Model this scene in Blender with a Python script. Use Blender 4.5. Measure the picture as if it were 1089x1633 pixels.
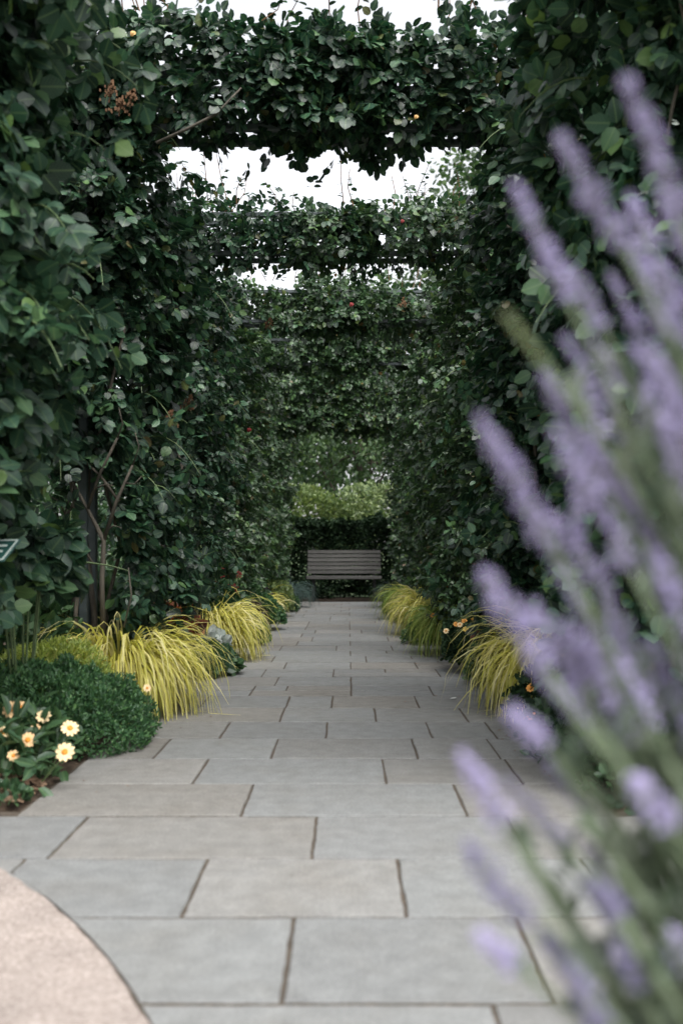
import bpy, math, random
import numpy as np
from mathutils import Matrix, Vector

for o in list(bpy.data.objects):
    bpy.data.objects.remove(o)
scene = bpy.context.scene
COL = scene.collection
R = math.radians

# ------------------------------------------------------------------ camera
CAM_H = 0.88
FPX = 1583.0                       # focal length in photograph pixels (1089 x 1633)
cam_data = bpy.data.cameras.new('camera')
cam = bpy.data.objects.new('camera', cam_data)
COL.objects.link(cam)
cam.location = (0, 0, CAM_H)
cam.rotation_euler = (R(90), 0, 0)
cam_data.sensor_fit = 'VERTICAL'
cam_data.sensor_height = 36.0
cam_data.sensor_width = 24.0
cam_data.lens = FPX / 1633 * 36
cam_data.shift_x = -10.5 / 1633
cam_data.shift_y = 61.5 / 1633
cam_data.clip_start = 0.05
cam_data.clip_end = 2000
cam_data.dof.use_dof = True
cam_data.dof.focus_distance = 7.0
cam_data.dof.aperture_fstop = 2.1
scene.camera = cam

# ------------------------------------------------------------------ sky, sun, exposure
SUN_EL, SUN_ROT = R(62), R(150)
world = bpy.data.worlds.new('World')
scene.world = world
world.use_nodes = True
wn, wl = world.node_tree.nodes, world.node_tree.links
wn.clear()
sky = wn.new('ShaderNodeTexSky')
sky.sky_type = 'NISHITA'
sky.sun_disc = False
sky.sun_elevation = SUN_EL
sky.sun_rotation = SUN_ROT
sky.air_density = 1.0
sky.dust_density = 4.0
sky.ozone_density = 1.0
hs = wn.new('ShaderNodeHueSaturation')
hs.inputs['Saturation'].default_value = 0.16      # an overcast, nearly white sky
hs.inputs['Value'].default_value = 1.0
bg = wn.new('ShaderNodeBackground')
bg.inputs['Strength'].default_value = 0.15
wo = wn.new('ShaderNodeOutputWorld')
wl.new(sky.outputs[0], hs.inputs['Color'])
wl.new(hs.outputs[0], bg.inputs['Color'])
wl.new(bg.outputs[0], wo.inputs['Surface'])

sun_data = bpy.data.lights.new('sun', 'SUN')
sun_data.energy = 1.0
sun_data.angle = R(40)
sun_data.color = (1.0, 0.97, 0.92)
sun = bpy.data.objects.new('sun', sun_data)
COL.objects.link(sun)
sd = Vector((math.sin(SUN_ROT) * math.cos(SUN_EL), math.cos(SUN_ROT) * math.cos(SUN_EL), math.sin(SUN_EL)))
sun.rotation_euler = sd.to_track_quat('Z', 'Y').to_euler()
sun.location = sd * 60

vs = scene.view_settings
vs.view_transform = 'Standard'
vs.look = 'None'
vs.exposure = 1.35
vs.gamma = 1.0
vs.use_curve_mapping = False
scene.cycles.max_bounces = 6
scene.cycles.diffuse_bounces = 3
scene.cycles.glossy_bounces = 2
scene.cycles.transmission_bounces = 4
scene.cycles.use_denoising = True

# ------------------------------------------------------------------ helpers
rng = np.random.default_rng(7)
random.seed(7)


def px_of(P):
    """photograph pixel of world points (n,3)"""
    P = np.asarray(P, float)
    y = np.maximum(P[:, 1], 0.05)
    return np.stack([555 + FPX * P[:, 0] / y, 878 - FPX * (P[:, 2] - CAM_H) / y], 1)


def hash3(i, j, k, s):
    n = (i * 374761393 + j * 668265263 + k * 2147483647 + s * 1274126177) & 0xFFFFFFFF
    n = ((n ^ (n >> 13)) * 1274126177) & 0xFFFFFFFF
    n = n ^ (n >> 16)
    return (n & 0xFFFF) / 65535.0


def noise(P, scale, seed=0):
    """value noise 0..1"""
    Q = np.asarray(P, float) * scale + 1000.0
    I = np.floor(Q).astype(np.int64)
    F = Q - I
    F = F * F * (3 - 2 * F)
    out = 0
    for a in (0, 1):
        for b in (0, 1):
            for c in (0, 1):
                w = (F[:, 0] if a else 1 - F[:, 0]) * (F[:, 1] if b else 1 - F[:, 1]) * (F[:, 2] if c else 1 - F[:, 2])
                out = out + w * hash3(I[:, 0] + a, I[:, 1] + b, I[:, 2] + c, seed)
    return out


def unit(v):
    v = np.asarray(v, float)
    return v / np.maximum(np.linalg.norm(v, axis=-1, keepdims=True), 1e-9)


def mesh_np(name, V, Fs, mats, uv=None, smooth=False, fmat=None):
    """V (n,3); Fs = list of (m,k) index arrays; uv per vertex (n,2)"""
    me = bpy.data.meshes.new(name)
    V = np.asarray(V, np.float32)
    me.vertices.add(len(V))
    me.vertices.foreach_set('co', V.ravel())
    loops = np.concatenate([np.asarray(F, np.int32).ravel() for F in Fs])
    sizes = np.concatenate([np.full(len(F), np.asarray(F).shape[1], np.int32) for F in Fs])
    starts = np.concatenate([[0], np.cumsum(sizes)[:-1]]).astype(np.int32)
    me.loops.add(len(loops))
    me.loops.foreach_set('vertex_index', loops)
    me.polygons.add(len(sizes))
    me.polygons.foreach_set('loop_start', starts)
    if not isinstance(mats, (list, tuple)):
        mats = [mats]
    for m in mats:
        me.materials.append(m)
    if fmat is not None:
        me.polygons.foreach_set('material_index', np.asarray(fmat, np.int32))
    if uv is not None:
        lay = me.uv_layers.new(name='uv')
        lay.data.foreach_set('uv', np.asarray(uv, np.float32)[loops].ravel())
    me.polygons.foreach_set('use_smooth', np.full(len(sizes), bool(smooth)))
    me.update(calc_edges=True)
    me.validate()
    return me


def link(name, me, parent=None, loc=None, kind=None):
    o = bpy.data.objects.new(name, me)
    COL.objects.link(o)
    if parent is not None:
        o.parent = parent
    if loc is not None:
        o.location = loc
    if kind:
        o['kind'] = kind
    return o


def tag(o, label=None, cat=None, group=None, kind=None):
    if label: o['label'] = label
    if cat: o['category'] = cat
    if group: o['group'] = group
    if kind: o['kind'] = kind
    return o


def thing(name, label, cat, loc=(0, 0, 0), group=None):
    o = bpy.data.objects.new(name, None)
    o.empty_display_size = 0.1
    COL.objects.link(o)
    o.location = loc
    return tag(o, label, cat, group)


class MB:
    """collects polygons for one mesh"""
    def __init__(self):
        self.v, self.f, self.m = [], [], []

    def add(self, vs, fs, m=0):
        b = len(self.v)
        self.v += [tuple(p) for p in vs]
        self.f += [tuple(b + i for i in f) for f in fs]
        self.m += [m] * len(fs)

    def box(self, c, s, bev=0.0, m=0, rot=None):
        hx, hy, hz = s[0] / 2, s[1] / 2, s[2] / 2
        bev = min(bev, hx * .45, hy * .45, hz * .45)
        import itertools
        if bev <= 0:
            P = [(sx * hx, sy * hy, sz * hz) for sx in (-1, 1) for sy in (-1, 1) for sz in (-1, 1)]
            F = [(0, 1, 3, 2), (4, 6, 7, 5), (0, 4, 5, 1), (2, 3, 7, 6), (0, 2, 6, 4), (1, 5, 7, 3)]
        else:
            P, idx = [], {}
            for sx, sy, sz in itertools.product((-1, 1), repeat=3):
                for a in range(3):
                    q = [sx * (hx - bev), sy * (hy - bev), sz * (hz - bev)]
                    q[a] = (sx * hx, sy * hy, sz * hz)[a]
                    idx[(sx, sy, sz, a)] = len(P)
                    P.append(tuple(q))
            F = []
            for a in range(3):
                b, c2 = (a + 1) % 3, (a + 2) % 3
                for s_ in (-1, 1):
                    ring = []
                    for (u, w) in ((-1, -1), (1, -1), (1, 1), (-1, 1)):
                        k = [0, 0, 0]; k[a] = s_; k[b] = u; k[c2] = w
                        ring.append(idx[(k[0], k[1], k[2], a)])
                    F.append(tuple(ring if s_ > 0 else ring[::-1]))
                for u in (-1, 1):
                    for w in (-1, 1):
                        q = []
                        for s_ in (-1, 1):
                            k = [0, 0, 0]; k[a] = s_; k[b] = u; k[c2] = w
                            q.append((idx[(*k, b)], idx[(*k, c2)]))
                        F.append((q[0][0], q[0][1], q[1][1], q[1][0]))
            for k in itertools.product((-1, 1), repeat=3):
                F.append(tuple(idx[(*k, a)] for a in range(3)))
        if rot is not None:
            P = [tuple(rot @ Vector(p)) for p in P]
        self.add([(p[0] + c[0], p[1] + c[1], p[2] + c[2]) for p in P], F, m)

    def tube(self, pts, rad, n=6, m=0, cap=True):
        pts = [Vector(p) for p in pts]
        if not isinstance(rad, (list, tuple)):
            rad = [rad] * len(pts)
        V, F = [], []
        for i, p in enumerate(pts):
            t = (pts[min(i + 1, len(pts) - 1)] - pts[max(i - 1, 0)]).normalized()
            a = t.cross(Vector((0.3, 0.2, 1))) if abs(t.z) < .95 else t.cross(Vector((1, 0, 0)))
            a.normalize(); b = t.cross(a)
            for k in range(n):
                an = 2 * math.pi * k / n
                V.append(p + (a * math.cos(an) + b * math.sin(an)) * rad[i])
        for i in range(len(pts) - 1):
            for k in range(n):
                k2 = (k + 1) % n
                F.append((i * n + k, i * n + k2, (i + 1) * n + k2, (i + 1) * n + k))
        if cap:
            F.append(tuple(range(n))[::-1]); F.append(tuple((len(pts) - 1) * n + k for k in range(n)))
        self.add(V, F, m)

    def build(self, name, mats, parent=None, origin=(0, 0, 0), smooth=False, kind=None):
        me = bpy.data.meshes.new(name)
        me.from_pydata([(p[0] - origin[0], p[1] - origin[1], p[2] - origin[2]) for p in self.v], [], self.f)
        for m in (mats if isinstance(mats, (list, tuple)) else [mats]):
            me.materials.append(m)
        me.polygons.foreach_set('material_index', self.m)
        me.polygons.foreach_set('use_smooth', [bool(smooth)] * len(self.f))
        me.update()
        import bmesh
        bm = bmesh.new(); bm.from_mesh(me)
        bmesh.ops.recalc_face_normals(bm, faces=bm.faces)
        bm.to_mesh(me); bm.free()
        o = link(name, me, parent)
        if parent is None:
            o.location = origin
        if kind: o['kind'] = kind
        return o


# ------------------------------------------------------------------ materials
def nodes_of(name):
    m = bpy.data.materials.new(name)
    m.use_nodes = True
    nt = m.node_tree
    nt.nodes.clear()
    out = nt.nodes.new('ShaderNodeOutputMaterial')
    b = nt.nodes.new('ShaderNodeBsdfPrincipled')
    nt.links.new(b.outputs[0], out.inputs['Surface'])
    return m, nt, nt.nodes, nt.links, b, out


def ramp(N, stops):
    r = N.new('ShaderNodeValToRGB')
    e = r.color_ramp.elements
    while len(e) < len(stops):
        e.new(0.5)
    for i, (p, c) in enumerate(stops):
        e[i].position = p
        e[i].color = (*c, 1)
    return r


def leaf_mat(name, cols, rough=0.42, trans=0.18, rib=0.35, spec=0.5, back=1.25):
    """cols: list of (pos, rgb) over the per-leaf random value"""
    m, nt, N, L, b, out = nodes_of(name)
    geo = N.new('ShaderNodeNewGeometry'); oi = N.new('ShaderNodeObjectInfo')
    add = N.new('ShaderNodeMath'); add.operation = 'ADD'
    fr = N.new('ShaderNodeMath'); fr.operation = 'FRACT'
    L.new(geo.outputs['Random Per Island'], add.inputs[0]); L.new(oi.outputs['Random'], add.inputs[1])
    L.new(add.outputs[0], fr.inputs[0])
    rp = ramp(N, cols)
    L.new(fr.outputs[0], rp.inputs[0])
    uv = N.new('ShaderNodeUVMap'); uv.uv_map = 'uv'
    sep = N.new('ShaderNodeSeparateXYZ'); L.new(uv.outputs[0], sep.inputs[0])
    ab = N.new('ShaderNodeMath'); ab.operation = 'ABSOLUTE'; L.new(sep.outputs[0], ab.inputs[0])
    mr = N.new('ShaderNodeMapRange'); mr.inputs[1].default_value = 0.012; mr.inputs[2].default_value = 0.05
    mr.inputs[3].default_value = rib; mr.inputs[4].default_value = 0.0
    L.new(ab.outputs[0], mr.inputs[0])
    # side veins: thin stripes slanting forward from the rib
    v1 = N.new('ShaderNodeMath'); v1.operation = 'MULTIPLY_ADD'; v1.inputs[1].default_value = -0.8
    L.new(ab.outputs[0], v1.inputs[0]); L.new(sep.outputs[1], v1.inputs[2])
    v2 = N.new('ShaderNodeMath'); v2.operation = 'MULTIPLY'; v2.inputs[1].default_value = 44.0; L.new(v1.outputs[0], v2.inputs[0])
    v3 = N.new('ShaderNodeMath'); v3.operation = 'SINE'; L.new(v2.outputs[0], v3.inputs[0])
    v4 = N.new('ShaderNodeMapRange'); v4.inputs[1].default_value = 0.8; v4.inputs[2].default_value = 1.0
    v4.inputs[3].default_value = 0; v4.inputs[4].default_value = rib * .5; L.new(v3.outputs[0], v4.inputs[0])
    mx = N.new('ShaderNodeMath'); mx.operation = 'MAXIMUM'; L.new(mr.outputs[0], mx.inputs[0]); L.new(v4.outputs[0], mx.inputs[1])
    mixr = N.new('ShaderNodeMix'); mixr.data_type = 'RGBA'
    L.new(mx.outputs[0], mixr.inputs[0]); L.new(rp.outputs[0], mixr.inputs[6])
    mixr.inputs[7].default_value = (0.16, 0.24, 0.10, 1)
    # blotches
    tc = N.new('ShaderNodeTexCoord'); nz = N.new('ShaderNodeTexNoise'); nz.inputs['Scale'].default_value = 35
    nz.inputs['Detail'].default_value = 2
    L.new(tc.outputs['Object'], nz.inputs[0])
    mrn = N.new('ShaderNodeMapRange'); mrn.inputs[1].default_value = .3; mrn.inputs[2].default_value = .7
    mrn.inputs[3].default_value = .8; mrn.inputs[4].default_value = 1.2; L.new(nz.outputs[0], mrn.inputs[0])
    # paler underside
    bk = N.new('ShaderNodeMapRange'); bk.inputs[3].default_value = 1.0; bk.inputs[4].default_value = back
    L.new(geo.outputs['Backfacing'], bk.inputs[0])
    mm = N.new('ShaderNodeMath'); mm.operation = 'MULTIPLY'; L.new(mrn.outputs[0], mm.inputs[0]); L.new(bk.outputs[0], mm.inputs[1])
    hv = N.new('ShaderNodeHueSaturation'); L.new(mixr.outputs[2], hv.inputs['Color']); L.new(mm.outputs[0], hv.inputs['Value'])
    L.new(hv.outputs[0], b.inputs['Base Color'])
    b.inputs['Roughness'].default_value = rough
    b.inputs['Specular IOR Level'].default_value = spec
    bmp = N.new('ShaderNodeBump'); bmp.inputs['Strength'].default_value = 0.35; bmp.inputs['Distance'].default_value = 0.003
    L.new(mx.outputs[0], bmp.inputs['Height']); L.new(bmp.outputs[0], b.inputs['Normal'])
    tr = N.new('ShaderNodeBsdfTranslucent')
    h2 = N.new('ShaderNodeHueSaturation'); h2.inputs['Saturation'].default_value = 1.15; h2.inputs['Value'].default_value = 1.7
    h2.inputs['Hue'].default_value = 0.48
    L.new(hv.outputs[0], h2.inputs['Color']); L.new(h2.outputs[0], tr.inputs[0])
    ms = N.new('ShaderNodeMixShader'); ms.inputs[0].default_value = trans
    L.new(b.outputs[0], ms.inputs[1]); L.new(tr.outputs[0], ms.inputs[2])
    L.new(ms.outputs[0], out.inputs['Surface'])
    return m


def plain_mat(name, c1, c2, scale=20, rough=0.7, bump=0.2, dist=0.004, spec=0.4, metal=0.0, rnd=0.0, detail=5, stretch=None):
    m, nt, N, L, b, out = nodes_of(name)
    tc = N.new('ShaderNodeTexCoord'); nz = N.new('ShaderNodeTexNoise')
    nz.inputs['Scale'].default_value = scale; nz.inputs['Detail'].default_value = detail
    if stretch:
        mp = N.new('ShaderNodeMapping'); mp.inputs['Scale'].default_value = stretch
        L.new(tc.outputs['Object'], mp.inputs[0]); L.new(mp.outputs[0], nz.inputs[0])
    else:
        L.new(tc.outputs['Object'], nz.inputs[0])
    rp = ramp(N, [(0.3, c1), (0.7, c2)])
    L.new(nz.outputs[0], rp.inputs[0])
    col = rp.outputs[0]
    if rnd:
        oi = N.new('ShaderNodeObjectInfo'); mr = N.new('ShaderNodeMapRange')
        mr.inputs[3].default_value = 1 - rnd; mr.inputs[4].default_value = 1 + rnd
        L.new(oi.outputs['Random'], mr.inputs[0])
        hv = N.new('ShaderNodeHueSaturation'); L.new(col, hv.inputs['Color']); L.new(mr.outputs[0], hv.inputs['Value'])
        col = hv.outputs[0]
    L.new(col, b.inputs['Base Color'])
    b.inputs['Roughness'].default_value = rough
    b.inputs['Specular IOR Level'].default_value = spec
    b.inputs['Metallic'].default_value = metal
    if bump:
        bm = N.new('ShaderNodeBump'); bm.inputs['Strength'].default_value = bump; bm.inputs['Distance'].default_value = dist
        L.new(nz.outputs[0], bm.inputs['Height']); L.new(bm.outputs[0], b.inputs['Normal'])
    return m


def paver_mat():
    m, nt, N, L, b, out = nodes_of('bluestone')
    tc = N.new('ShaderNodeTexCoord'); oi = N.new('ShaderNodeObjectInfo')
    off = N.new('ShaderNodeVectorMath'); off.operation = 'SCALE'; L.new(oi.outputs['Location'], off.inputs[0]); off.inputs['Scale'].default_value = 1.0
    ad = N.new('ShaderNodeVectorMath'); ad.operation = 'ADD'; L.new(tc.outputs['Object'], ad.inputs[0]); L.new(off.outputs[0], ad.inputs[1])
    big = N.new('ShaderNodeTexNoise'); big.inputs['Scale'].default_value = 3.2; big.inputs['Detail'].default_value = 6; big.inputs['Roughness'].default_value = .6
    fine = N.new('ShaderNodeTexNoise'); fine.inputs['Scale'].default_value = 130; fine.inputs['Detail'].default_value = 4; fine.inputs['Roughness'].default_value = .7
    mid = N.new('ShaderNodeTexNoise'); mid.inputs['Scale'].default_value = 16; mid.inputs['Detail'].default_value = 5
    for n_ in (big, fine, mid): L.new(ad.outputs[0], n_.inputs[0])
    rp = ramp(N, [(0.0, (.180, .172, .158)), (.2, (.186, .182, .172)), (.35, (.164, .168, .167)), (.65, (.196, .201, .198)), (.85, (.182, .186, .184)), (1.0, (.220, .214, .202))])
    L.new(oi.outputs['Random'], rp.inputs[0])
    r2 = ramp(N, [(.28, (.43, .41, .385)), (.55, (.5, .5, .5))])           # warm stains
    L.new(big.outputs[0], r2.inputs[0])
    mx = N.new('ShaderNodeMix'); mx.data_type = 'RGBA'; mx.blend_type = 'OVERLAY'; mx.inputs[0].default_value = .55
    L.new(rp.outputs[0], mx.inputs[6]); L.new(r2.outputs[0], mx.inputs[7])
    ma = N.new('ShaderNodeMapRange'); ma.inputs[1].default_value = .3; ma.inputs[2].default_value = .7; ma.inputs[3].default_value = .74; ma.inputs[4].default_value = 1.26
    L.new(fine.outputs[0], ma.inputs[0])
    mb = N.new('ShaderNodeMapRange'); mb.inputs[1].default_value = .3; mb.inputs[2].default_value = .7; mb.inputs[3].default_value = .88; mb.inputs[4].default_value = 1.12
    L.new(mid.outputs[0], mb.inputs[0])
    mu = N.new('ShaderNodeMath'); mu.operation = 'MULTIPLY'; L.new(ma.outputs[0], mu.inputs[0]); L.new(mb.outputs[0], mu.inputs[1])
    hv = N.new('ShaderNodeHueSaturation'); L.new(mx.outputs[2], hv.inputs['Color']); L.new(mu.outputs[0], hv.inputs['Value'])
    sk = N.new('ShaderNodeTexNoise'); sk.inputs['Scale'].default_value = 55; sk.inputs['Detail'].default_value = 3; L.new(ad.outputs[0], sk.inputs[0])
    sm_ = N.new('ShaderNodeMapRange'); sm_.inputs[1].default_value = .68; sm_.inputs[2].default_value = .74; sm_.inputs[3].default_value = 0; sm_.inputs[4].default_value = .55
    L.new(sk.outputs[0], sm_.inputs[0])
    mg = N.new('ShaderNodeMix'); mg.data_type = 'RGBA'; L.new(sm_.outputs[0], mg.inputs[0]); L.new(hv.outputs[0], mg.inputs[6]); mg.inputs[7].default_value = (.085, .078, .062, 1)
    L.new(mg.outputs[2], b.inputs['Base Color'])
    b.inputs['Roughness'].default_value = .78
    b.inputs['Specular IOR Level'].default_value = .3
    sm = N.new('ShaderNodeMath'); sm.operation = 'MULTIPLY_ADD'; sm.inputs[1].default_value = 2.0
    L.new(mid.outputs[0], sm.inputs[0]); L.new(fine.outputs[0], sm.inputs[2])
    bm = N.new('ShaderNodeBump'); bm.inputs['Strength'].default_value = .45; bm.inputs['Distance'].default_value = .003
    L.new(sm.outputs[0], bm.inputs['Height']); L.new(bm.outputs[0], b.inputs['Normal'])
    return m


def granite_mat():
    m, nt, N, L, b, out = nodes_of('pink_aggregate')
    tc = N.new('ShaderNodeTexCoord')
    vo = N.new('ShaderNodeTexVoronoi'); vo.inputs['Scale'].default_value = 190
    nz = N.new('ShaderNodeTexNoise'); nz.inputs['Scale'].default_value = 30; nz.inputs['Detail'].default_value = 6
    nb = N.new('ShaderNodeTexNoise'); nb.inputs['Scale'].default_value = 5; nb.inputs['Detail'].default_value = 4
    for n_ in (vo, nz, nb): L.new(tc.outputs['Object'], n_.inputs[0])
    sp = N.new('ShaderNodeSeparateColor'); L.new(vo.outputs['Color'], sp.inputs[0])
    rp = ramp(N, [(0, (.19, .155, .135)), (.35, (.275, .232, .207)), (.75, (.31, .264, .236)), (1, (.40, .35, .32))])
    L.new(sp.outputs[0], rp.inputs[0])
    mr = N.new('ShaderNodeMapRange'); mr.inputs[1].default_value = .3; mr.inputs[2].default_value = .7; mr.inputs[3].default_value = .82; mr.inputs[4].default_value = 1.12
    L.new(nb.outputs[0], mr.inputs[0])
    hv = N.new('ShaderNodeHueSaturation'); L.new(rp.outputs[0], hv.inputs['Color']); L.new(mr.outputs[0], hv.inputs['Value'])
    L.new(hv.outputs[0], b.inputs['Base Color'])
    b.inputs['Roughness'].default_value = .85
    bm = N.new('ShaderNodeBump'); bm.inputs['Strength'].default_value = .7; bm.inputs['Distance'].default_value = .006
    L.new(nz.outputs[0], bm.inputs['Height']); L.new(bm.outputs[0], b.inputs['Normal'])
    return m


def blade_mat(name, cols, stripe=(.38, .43, .07), amt=.3):
    m, nt, N, L, b, out = nodes_of(name)
    geo = N.new('ShaderNodeNewGeometry'); oi = N.new('ShaderNodeObjectInfo')
    add = N.new('ShaderNodeMath'); add.operation = 'ADD'; fr = N.new('ShaderNodeMath'); fr.operation = 'FRACT'
    L.new(geo.outputs['Random Per Island'], add.inputs[0]); L.new(oi.outputs['Random'], add.inputs[1]); L.new(add.outputs[0], fr.inputs[0])
    rp = ramp(N, cols); L.new(fr.outputs[0], rp.inputs[0])
    uv = N.new('ShaderNodeUVMap'); uv.uv_map = 'uv'; sep = N.new('ShaderNodeSeparateXYZ'); L.new(uv.outputs[0], sep.inputs[0])
    mu = N.new('ShaderNodeMath'); mu.operation = 'MULTIPLY'; mu.inputs[1].default_value = 14; L.new(sep.outputs[0], mu.inputs[0])
    si = N.new('ShaderNodeMath'); si.operation = 'SINE'; L.new(mu.outputs[0], si.inputs[0])
    mr = N.new('ShaderNodeMapRange'); mr.inputs[1].default_value = .2; mr.inputs[2].default_value = .9; mr.inputs[4].default_value = amt; L.new(si.outputs[0], mr.inputs[0])
    mx = N.new('ShaderNodeMix'); mx.data_type = 'RGBA'; L.new(mr.outputs[0], mx.inputs[0]); L.new(rp.outputs[0], mx.inputs[6]); mx.inputs[7].default_value = (*stripe, 1)
    L.new(mx.outputs[2], b.inputs['Base Color'])
    b.inputs['Roughness'].default_value = .5
    tr = N.new('ShaderNodeBsdfTranslucent'); L.new(mx.outputs[2], tr.inputs[0])
    ms = N.new('ShaderNodeMixShader'); ms.inputs[0].default_value = .45
    L.new(b.outputs[0], ms.inputs[1]); L.new(tr.outputs[0], ms.inputs[2]); L.new(ms.outputs[0], out.inputs['Surface'])
    return m


M = {}
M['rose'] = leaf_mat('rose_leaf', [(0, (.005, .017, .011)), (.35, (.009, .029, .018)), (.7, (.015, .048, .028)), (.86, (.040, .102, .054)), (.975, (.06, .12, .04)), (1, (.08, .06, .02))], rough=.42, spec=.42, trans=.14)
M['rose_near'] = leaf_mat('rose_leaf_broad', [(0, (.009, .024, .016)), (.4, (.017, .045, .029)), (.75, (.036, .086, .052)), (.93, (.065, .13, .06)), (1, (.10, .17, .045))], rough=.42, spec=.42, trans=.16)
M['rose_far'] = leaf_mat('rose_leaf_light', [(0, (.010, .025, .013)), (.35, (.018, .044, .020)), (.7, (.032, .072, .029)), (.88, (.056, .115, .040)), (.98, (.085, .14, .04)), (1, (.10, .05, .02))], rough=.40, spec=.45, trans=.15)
M['box'] = leaf_mat('small_shrub_leaf', [(0, (.018, .058, .022)), (.5, (.036, .10, .038)), (.9, (.065, .15, .05)), (1, (.10, .19, .06))], rough=.5, rib=.1)
M['mid'] = leaf_mat('garden_leaf', [(0, (.016, .045, .02)), (.5, (.03, .075, .034)), (1, (.055, .115, .042))], rough=.45, rib=.3)
M['dark'] = leaf_mat('dark_hedge_leaf', [(0, (.007, .019, .009)), (.6, (.014, .036, .015)), (1, (.03, .06, .022))], rough=.7, rib=.1, spec=.2, trans=.05)
M['lime'] = leaf_mat('lime_leaf', [(0, (.055, .095, .028)), (.5, (.10, .15, .05)), (1, (.18, .23, .09))], rough=.5, rib=.2, trans=.3)
M['pale'] = leaf_mat('pale_hedge_leaf', [(0, (.06, .10, .04)), (.5, (.12, .17, .07)), (1, (.26, .32, .16))], rough=.5, rib=.2, trans=.3)
M['tree'] = leaf_mat('tree_leaf', [(0, (.02, .045, .018)), (.5, (.036, .075, .028)), (1, (.075, .125, .042))], rough=.5, rib=.1, trans=.3)
M['feather'] = leaf_mat('feathery_leaf', [(0, (.13, .19, .04)), (.5, (.24, .31, .07)), (1, (.40, .45, .14))], rough=.5, rib=.1, trans=.3)
M['purple'] = leaf_mat('purple_leaf', [(0, (.018, .012, .02)), (.6, (.03, .018, .03)), (1, (.05, .03, .035))], rough=.4, rib=.1)
M['coleus'] = leaf_mat('rust_leaf', [(0, (.08, .022, .010)), (.5, (.15, .042, .016)), (1, (.26, .085, .025))], rough=.45, rib=.2, trans=.25)
M['silver'] = leaf_mat('silver_leaf', [(0, (.28, .32, .30)), (1, (.45, .48, .44))], rough=.7, rib=.1)
M['sage'] = leaf_mat('lavender_leaf', [(0, (.038, .058, .04)), (.5, (.07, .092, .066)), (1, (.125, .145, .112))], rough=.6, rib=.2, trans=.25)
M['gold_blade'] = blade_mat('golden_grass', [(0, (.46, .47, .08)), (.3, (.68, .63, .14)), (.7, (.80, .73, .27)), (1, (.86, .80, .50))])
M['lime_blade'] = blade_mat('lime_grass', [(0, (.13, .24, .04)), (.5, (.26, .36, .07)), (1, (.50, .52, .15))])
M['blue_blade'] = blade_mat('blue_fescue', [(0, (.05, .09, .08)), (1, (.12, .18, .16))], stripe=(.05, .09, .07))
M['green_blade'] = blade_mat('green_grass', [(0, (.03, .08, .02)), (1, (.09, .17, .05))], stripe=(.03, .07, .02))
M['bark'] = plain_mat('rose_bark', (.042, .036, .029), (.12, .105, .082), scale=30, rough=.85, bump=.6, stretch=(1, 1, .25))
M['treebark'] = plain_mat('tree_bark', (.05, .042, .035), (.13, .11, .09), scale=14, rough=.9, bump=.8, dist=.02, stretch=(1, 1, .25))
M['stem'] = plain_mat('green_stem', (.06, .10, .035), (.12, .17, .07), scale=30, rough=.6, bump=0)
M['redstem'] = plain_mat('red_shoot', (.12, .05, .03), (.20, .11, .05), scale=30, rough=.6, bump=0)
M['steel'] = plain_mat('painted_steel', (.045, .06, .062), (.075, .092, .095), scale=18, rough=.45, bump=.05, spec=.5)
M['paver'] = paver_mat()
M['joint'] = plain_mat('joint_sand', (.045, .036, .028), (.10, .08, .06), scale=60, rough=.95, bump=.8)
M['granite'] = granite_mat()
M['soil'] = plain_mat('soil', (.035, .025, .018), (.10, .068, .045), scale=22, rough=.95, bump=1.0, dist=.02, detail=8)
M['lawn'] = plain_mat('lawn', (.03, .06, .02), (.07, .11, .035), scale=9, rough=.9, bump=.8, dist=.03, detail=8)
M['chip'] = plain_mat('bark_chip', (.11, .065, .04), (.30, .20, .13), scale=12, rough=.9, bump=.4, rnd=.35)
M['wood'] = plain_mat('weathered_teak', (.064, .063, .060), (.128, .125, .119), scale=26, rough=.75, bump=.4, rnd=.16, stretch=(.08, 1, 1))
M['black_metal'] = plain_mat('black_metal', (.012, .012, .012), (.025, .025, .025), scale=30, rough=.5, bump=0)
M['peach'] = plain_mat('peach_petal', (.62, .38, .17), (.72, .52, .29), scale=40, rough=.6, bump=.1, rnd=.08)
M['cream'] = plain_mat('cream_petal', (.68, .50, .25), (.76, .62, .38), scale=40, rough=.6, bump=.1, rnd=.06)
M['orange'] = plain_mat('orange_centre', (.50, .16, .02), (.75, .32, .04), scale=120, rough=.8, bump=.8)
M['orangepetal'] = plain_mat('orange_petal', (.65, .25, .04), (.80, .42, .10), scale=40, rough=.6, bump=.1)
M['yellowpetal'] = plain_mat('yellow_petal', (.70, .48, .07), (.80, .60, .18), scale=40, rough=.6, bump=.1)
M['red'] = plain_mat('red_petal', (.16, .012, .014), (.28, .025, .025), scale=40, rough=.6, bump=0)
M['violet'] = plain_mat('lavender_petal', (.39, .34, .56), (.56, .505, .74), scale=25, rough=.7, bump=0, rnd=.12)
M['violet_dark'] = plain_mat('lavender_calyx', (.16, .165, .19), (.29, .295, .30), scale=25, rough=.7, bump=0, rnd=.12)
M['violet_shaded'] = plain_mat('shaded_lavender_petal', (.17, .155, .28), (.30, .27, .43), scale=25, rough=.7, bump=0, rnd=.15)  # petal colour darkened to paint in the shade low in the plant
M['bud'] = plain_mat('green_bud', (.22, .27, .14), (.34, .40, .22), scale=25, rough=.7, bump=0)
M['sign_line'] = plain_mat('sign_line', (.34, .40, .37), (.40, .45, .42), scale=8, rough=.5, bump=0)
M['sign_green'] = plain_mat('sign_green', (.012, .045, .040), (.018, .06, .05), scale=8, rough=.4, bump=0)
M['white'] = plain_mat('white_print', (.72, .74, .72), (.80, .80, .78), scale=8, rough=.5, bump=0)
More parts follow.
